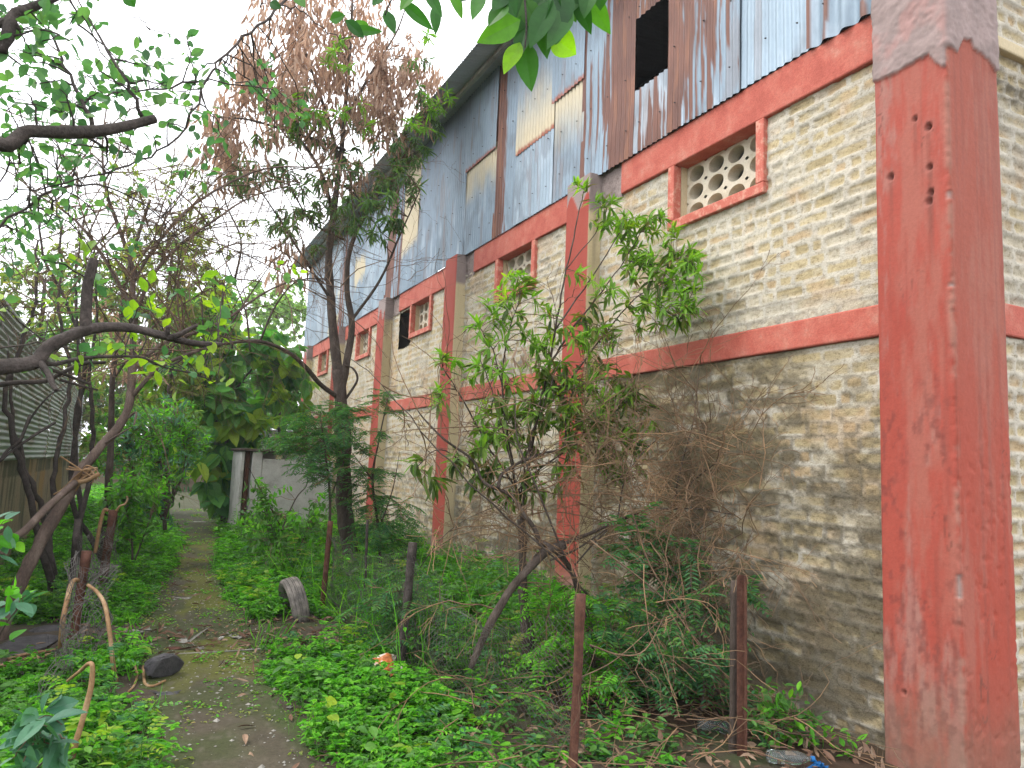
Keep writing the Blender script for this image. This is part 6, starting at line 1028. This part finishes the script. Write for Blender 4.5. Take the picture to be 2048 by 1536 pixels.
hp('front_panel', x0+.365, Yh-.02, -.1, x0+1.75, Yh+.06, zt-.15, 'conc'); hp('slab_roof', x0-.07, Yh-.10, zt-.015, x0+1.15, Yh+1.45, zt+.035, 'bark'); hp('back_panel', x0+.05, Yh+1.3, -.1, x0+1.75, Yh+1.38, zt-.02, 'conc')
hp('brick_on_wall', x0+.62, Yh-.01, zt-.148, x0+.74, Yh+.05, zt-.07, 'cream')
ew = empty('end_wall'); tag(ew, 'low brown plaster wall closing the far end of the lane', 'wall'); mb = MB(); mb.box(-3.5, 35.5, -.3, 8, 35.7, 1.25); mb.build('wall_face', M['cream2'] if 'cream2' in M else mat_noise('brown_plaster', [(.3, (.08, .06, .035)), (.6, (.14, .11, .07)), (.8, (.19, .15, .10))], 1.4, stretch=(1, 1, .5)), ew); mb = MB(); mb.box(-3.5, 35.45, 1.253, 8, 35.75, 1.33); mb.build('coping', M['conc'], ew)
ys = np.arange(1.2, 5.2, .09); zs = np.arange(1.2, 2.6, .013); Xg, Zg = np.meshgrid(ys, zs, indexing='ij'); cc = mixc((.06, .07, .075), (.16, .17, .18), fbm(Xg*2, Zg*2, 4, 5))
sh = empty('corrugated_screen'); tag(sh, 'dark corrugated screen half hidden behind the broad teak leaves', 'screen'); grid('screen_sheet', np.stack([Xg+1, 27+.012*np.sin(2*math.pi*Zg/.076)+0*Xg, Zg], -1), cc, M['sheet'], sh)
mb = MB(); [mb.tube([(x_, 27.06, -.1), (x_, 27.06, 2.6)], .03, 6) for x_ in (2.4,)]; mb.build('screen_post', M['rust'], sh); mb = MB(); mb.tube([(6.0, 27.06, -.1), (6.0, 27.06, 2.6)], .03, 6); mb.build('screen_post', M['rust'], sh)
# ------------------------------------------------------------------ light, sky, camera
w = bpy.data.worlds.new('World'); scene.world = w; w.use_nodes = True; nt = w.node_tree; nt.nodes.clear()
SUN_EL, SUN_AZ = rad(58), rad(-62)        # azimuth from +Y towards +X; sun over the left of the lane
sk = nt.nodes.new('ShaderNodeTexSky'); sk.sky_type = 'NISHITA'; sk.sun_disc = False
sk.sun_elevation = SUN_EL; sk.sun_rotation = SUN_AZ; sk.air_density = 1.2; sk.dust_density = 3.0
tc = nt.nodes.new('ShaderNodeTexCoord')
n = nt.nodes.new('ShaderNodeTexNoise'); n.inputs['Scale'].default_value = 2.2; n.inputs['Detail'].default_value = 6
nt.links.new(tc.outputs['Generated'], n.inputs['Vector'])
cl = ramp(nt, n.outputs['Fac'], [(0.3, (8.2, 8.3, 8.6)), (0.6, (12.0, 12.0, 12.2))])
mx = mixn(nt, 'MIX', 0.86, sk.outputs[0], cl)
bg = nt.nodes.new('ShaderNodeBackground'); bg.inputs['Strength'].default_value = 0.13
out = nt.nodes.new('ShaderNodeOutputWorld'); nt.links.new(mx, bg.inputs[0]); nt.links.new(bg.outputs[0], out.inputs[0])
sl = bpy.data.lights.new('sun', 'SUN'); sl.energy = 1.1; sl.angle = rad(25); sl.color = (1.0, 0.95, 0.88)
so = bpy.data.objects.new('sun', sl); C.objects.link(so)
from mathutils import Vector, Matrix
dirv = Vector((math.sin(SUN_AZ)*math.cos(SUN_EL), math.cos(SUN_AZ)*math.cos(SUN_EL), math.sin(SUN_EL)))
so.rotation_euler = dirv.to_track_quat('Z', 'Y').to_euler()
cd = bpy.data.cameras.new('camera'); co = bpy.data.objects.new('camera', cd); C.objects.link(co)
cd.sensor_width = 36; cd.lens = F/2048*36; cd.clip_start = 0.05; cd.clip_end = 2000
Rm = Matrix((_r, _u, -_f)).transposed(); co.matrix_world = Matrix.Translation(CAM) @ Rm.to_4x4()
scene.camera = co
scene.view_settings.view_transform = 'Standard'; scene.view_settings.look = 'None'
scene.view_settings.exposure = 1.2; scene.view_settings.gamma = 1
scene.cycles.max_bounces = 6; scene.cycles.diffuse_bounces = 4; scene.cycles.transparent_max_bounces = 6
scene.cycles.use_denoising = True

# thin haze added to lighten and soften distant plants, standing in for lens glare
hm, hnt, hout = newmat('added_haze'); pv = hnt.nodes.new('ShaderNodeVolumePrincipled'); pv.inputs['Color'].default_value = (.9, .94, 1, 1); pv.inputs['Density'].default_value = 0.0012; pv.inputs['Anisotropy'].default_value = 0.3
hnt.links.new(pv.outputs[0], hout.inputs['Volume'])
mb = MB(); mb.box(-420, -420, -1.2, 420, 520, 16); hz = mb.build('haze', hm); tag(hz, 'thin pale haze volume added to lighten and soften the far trees', None, kind='stuff')
scene.cycles.volume_bounces = 0
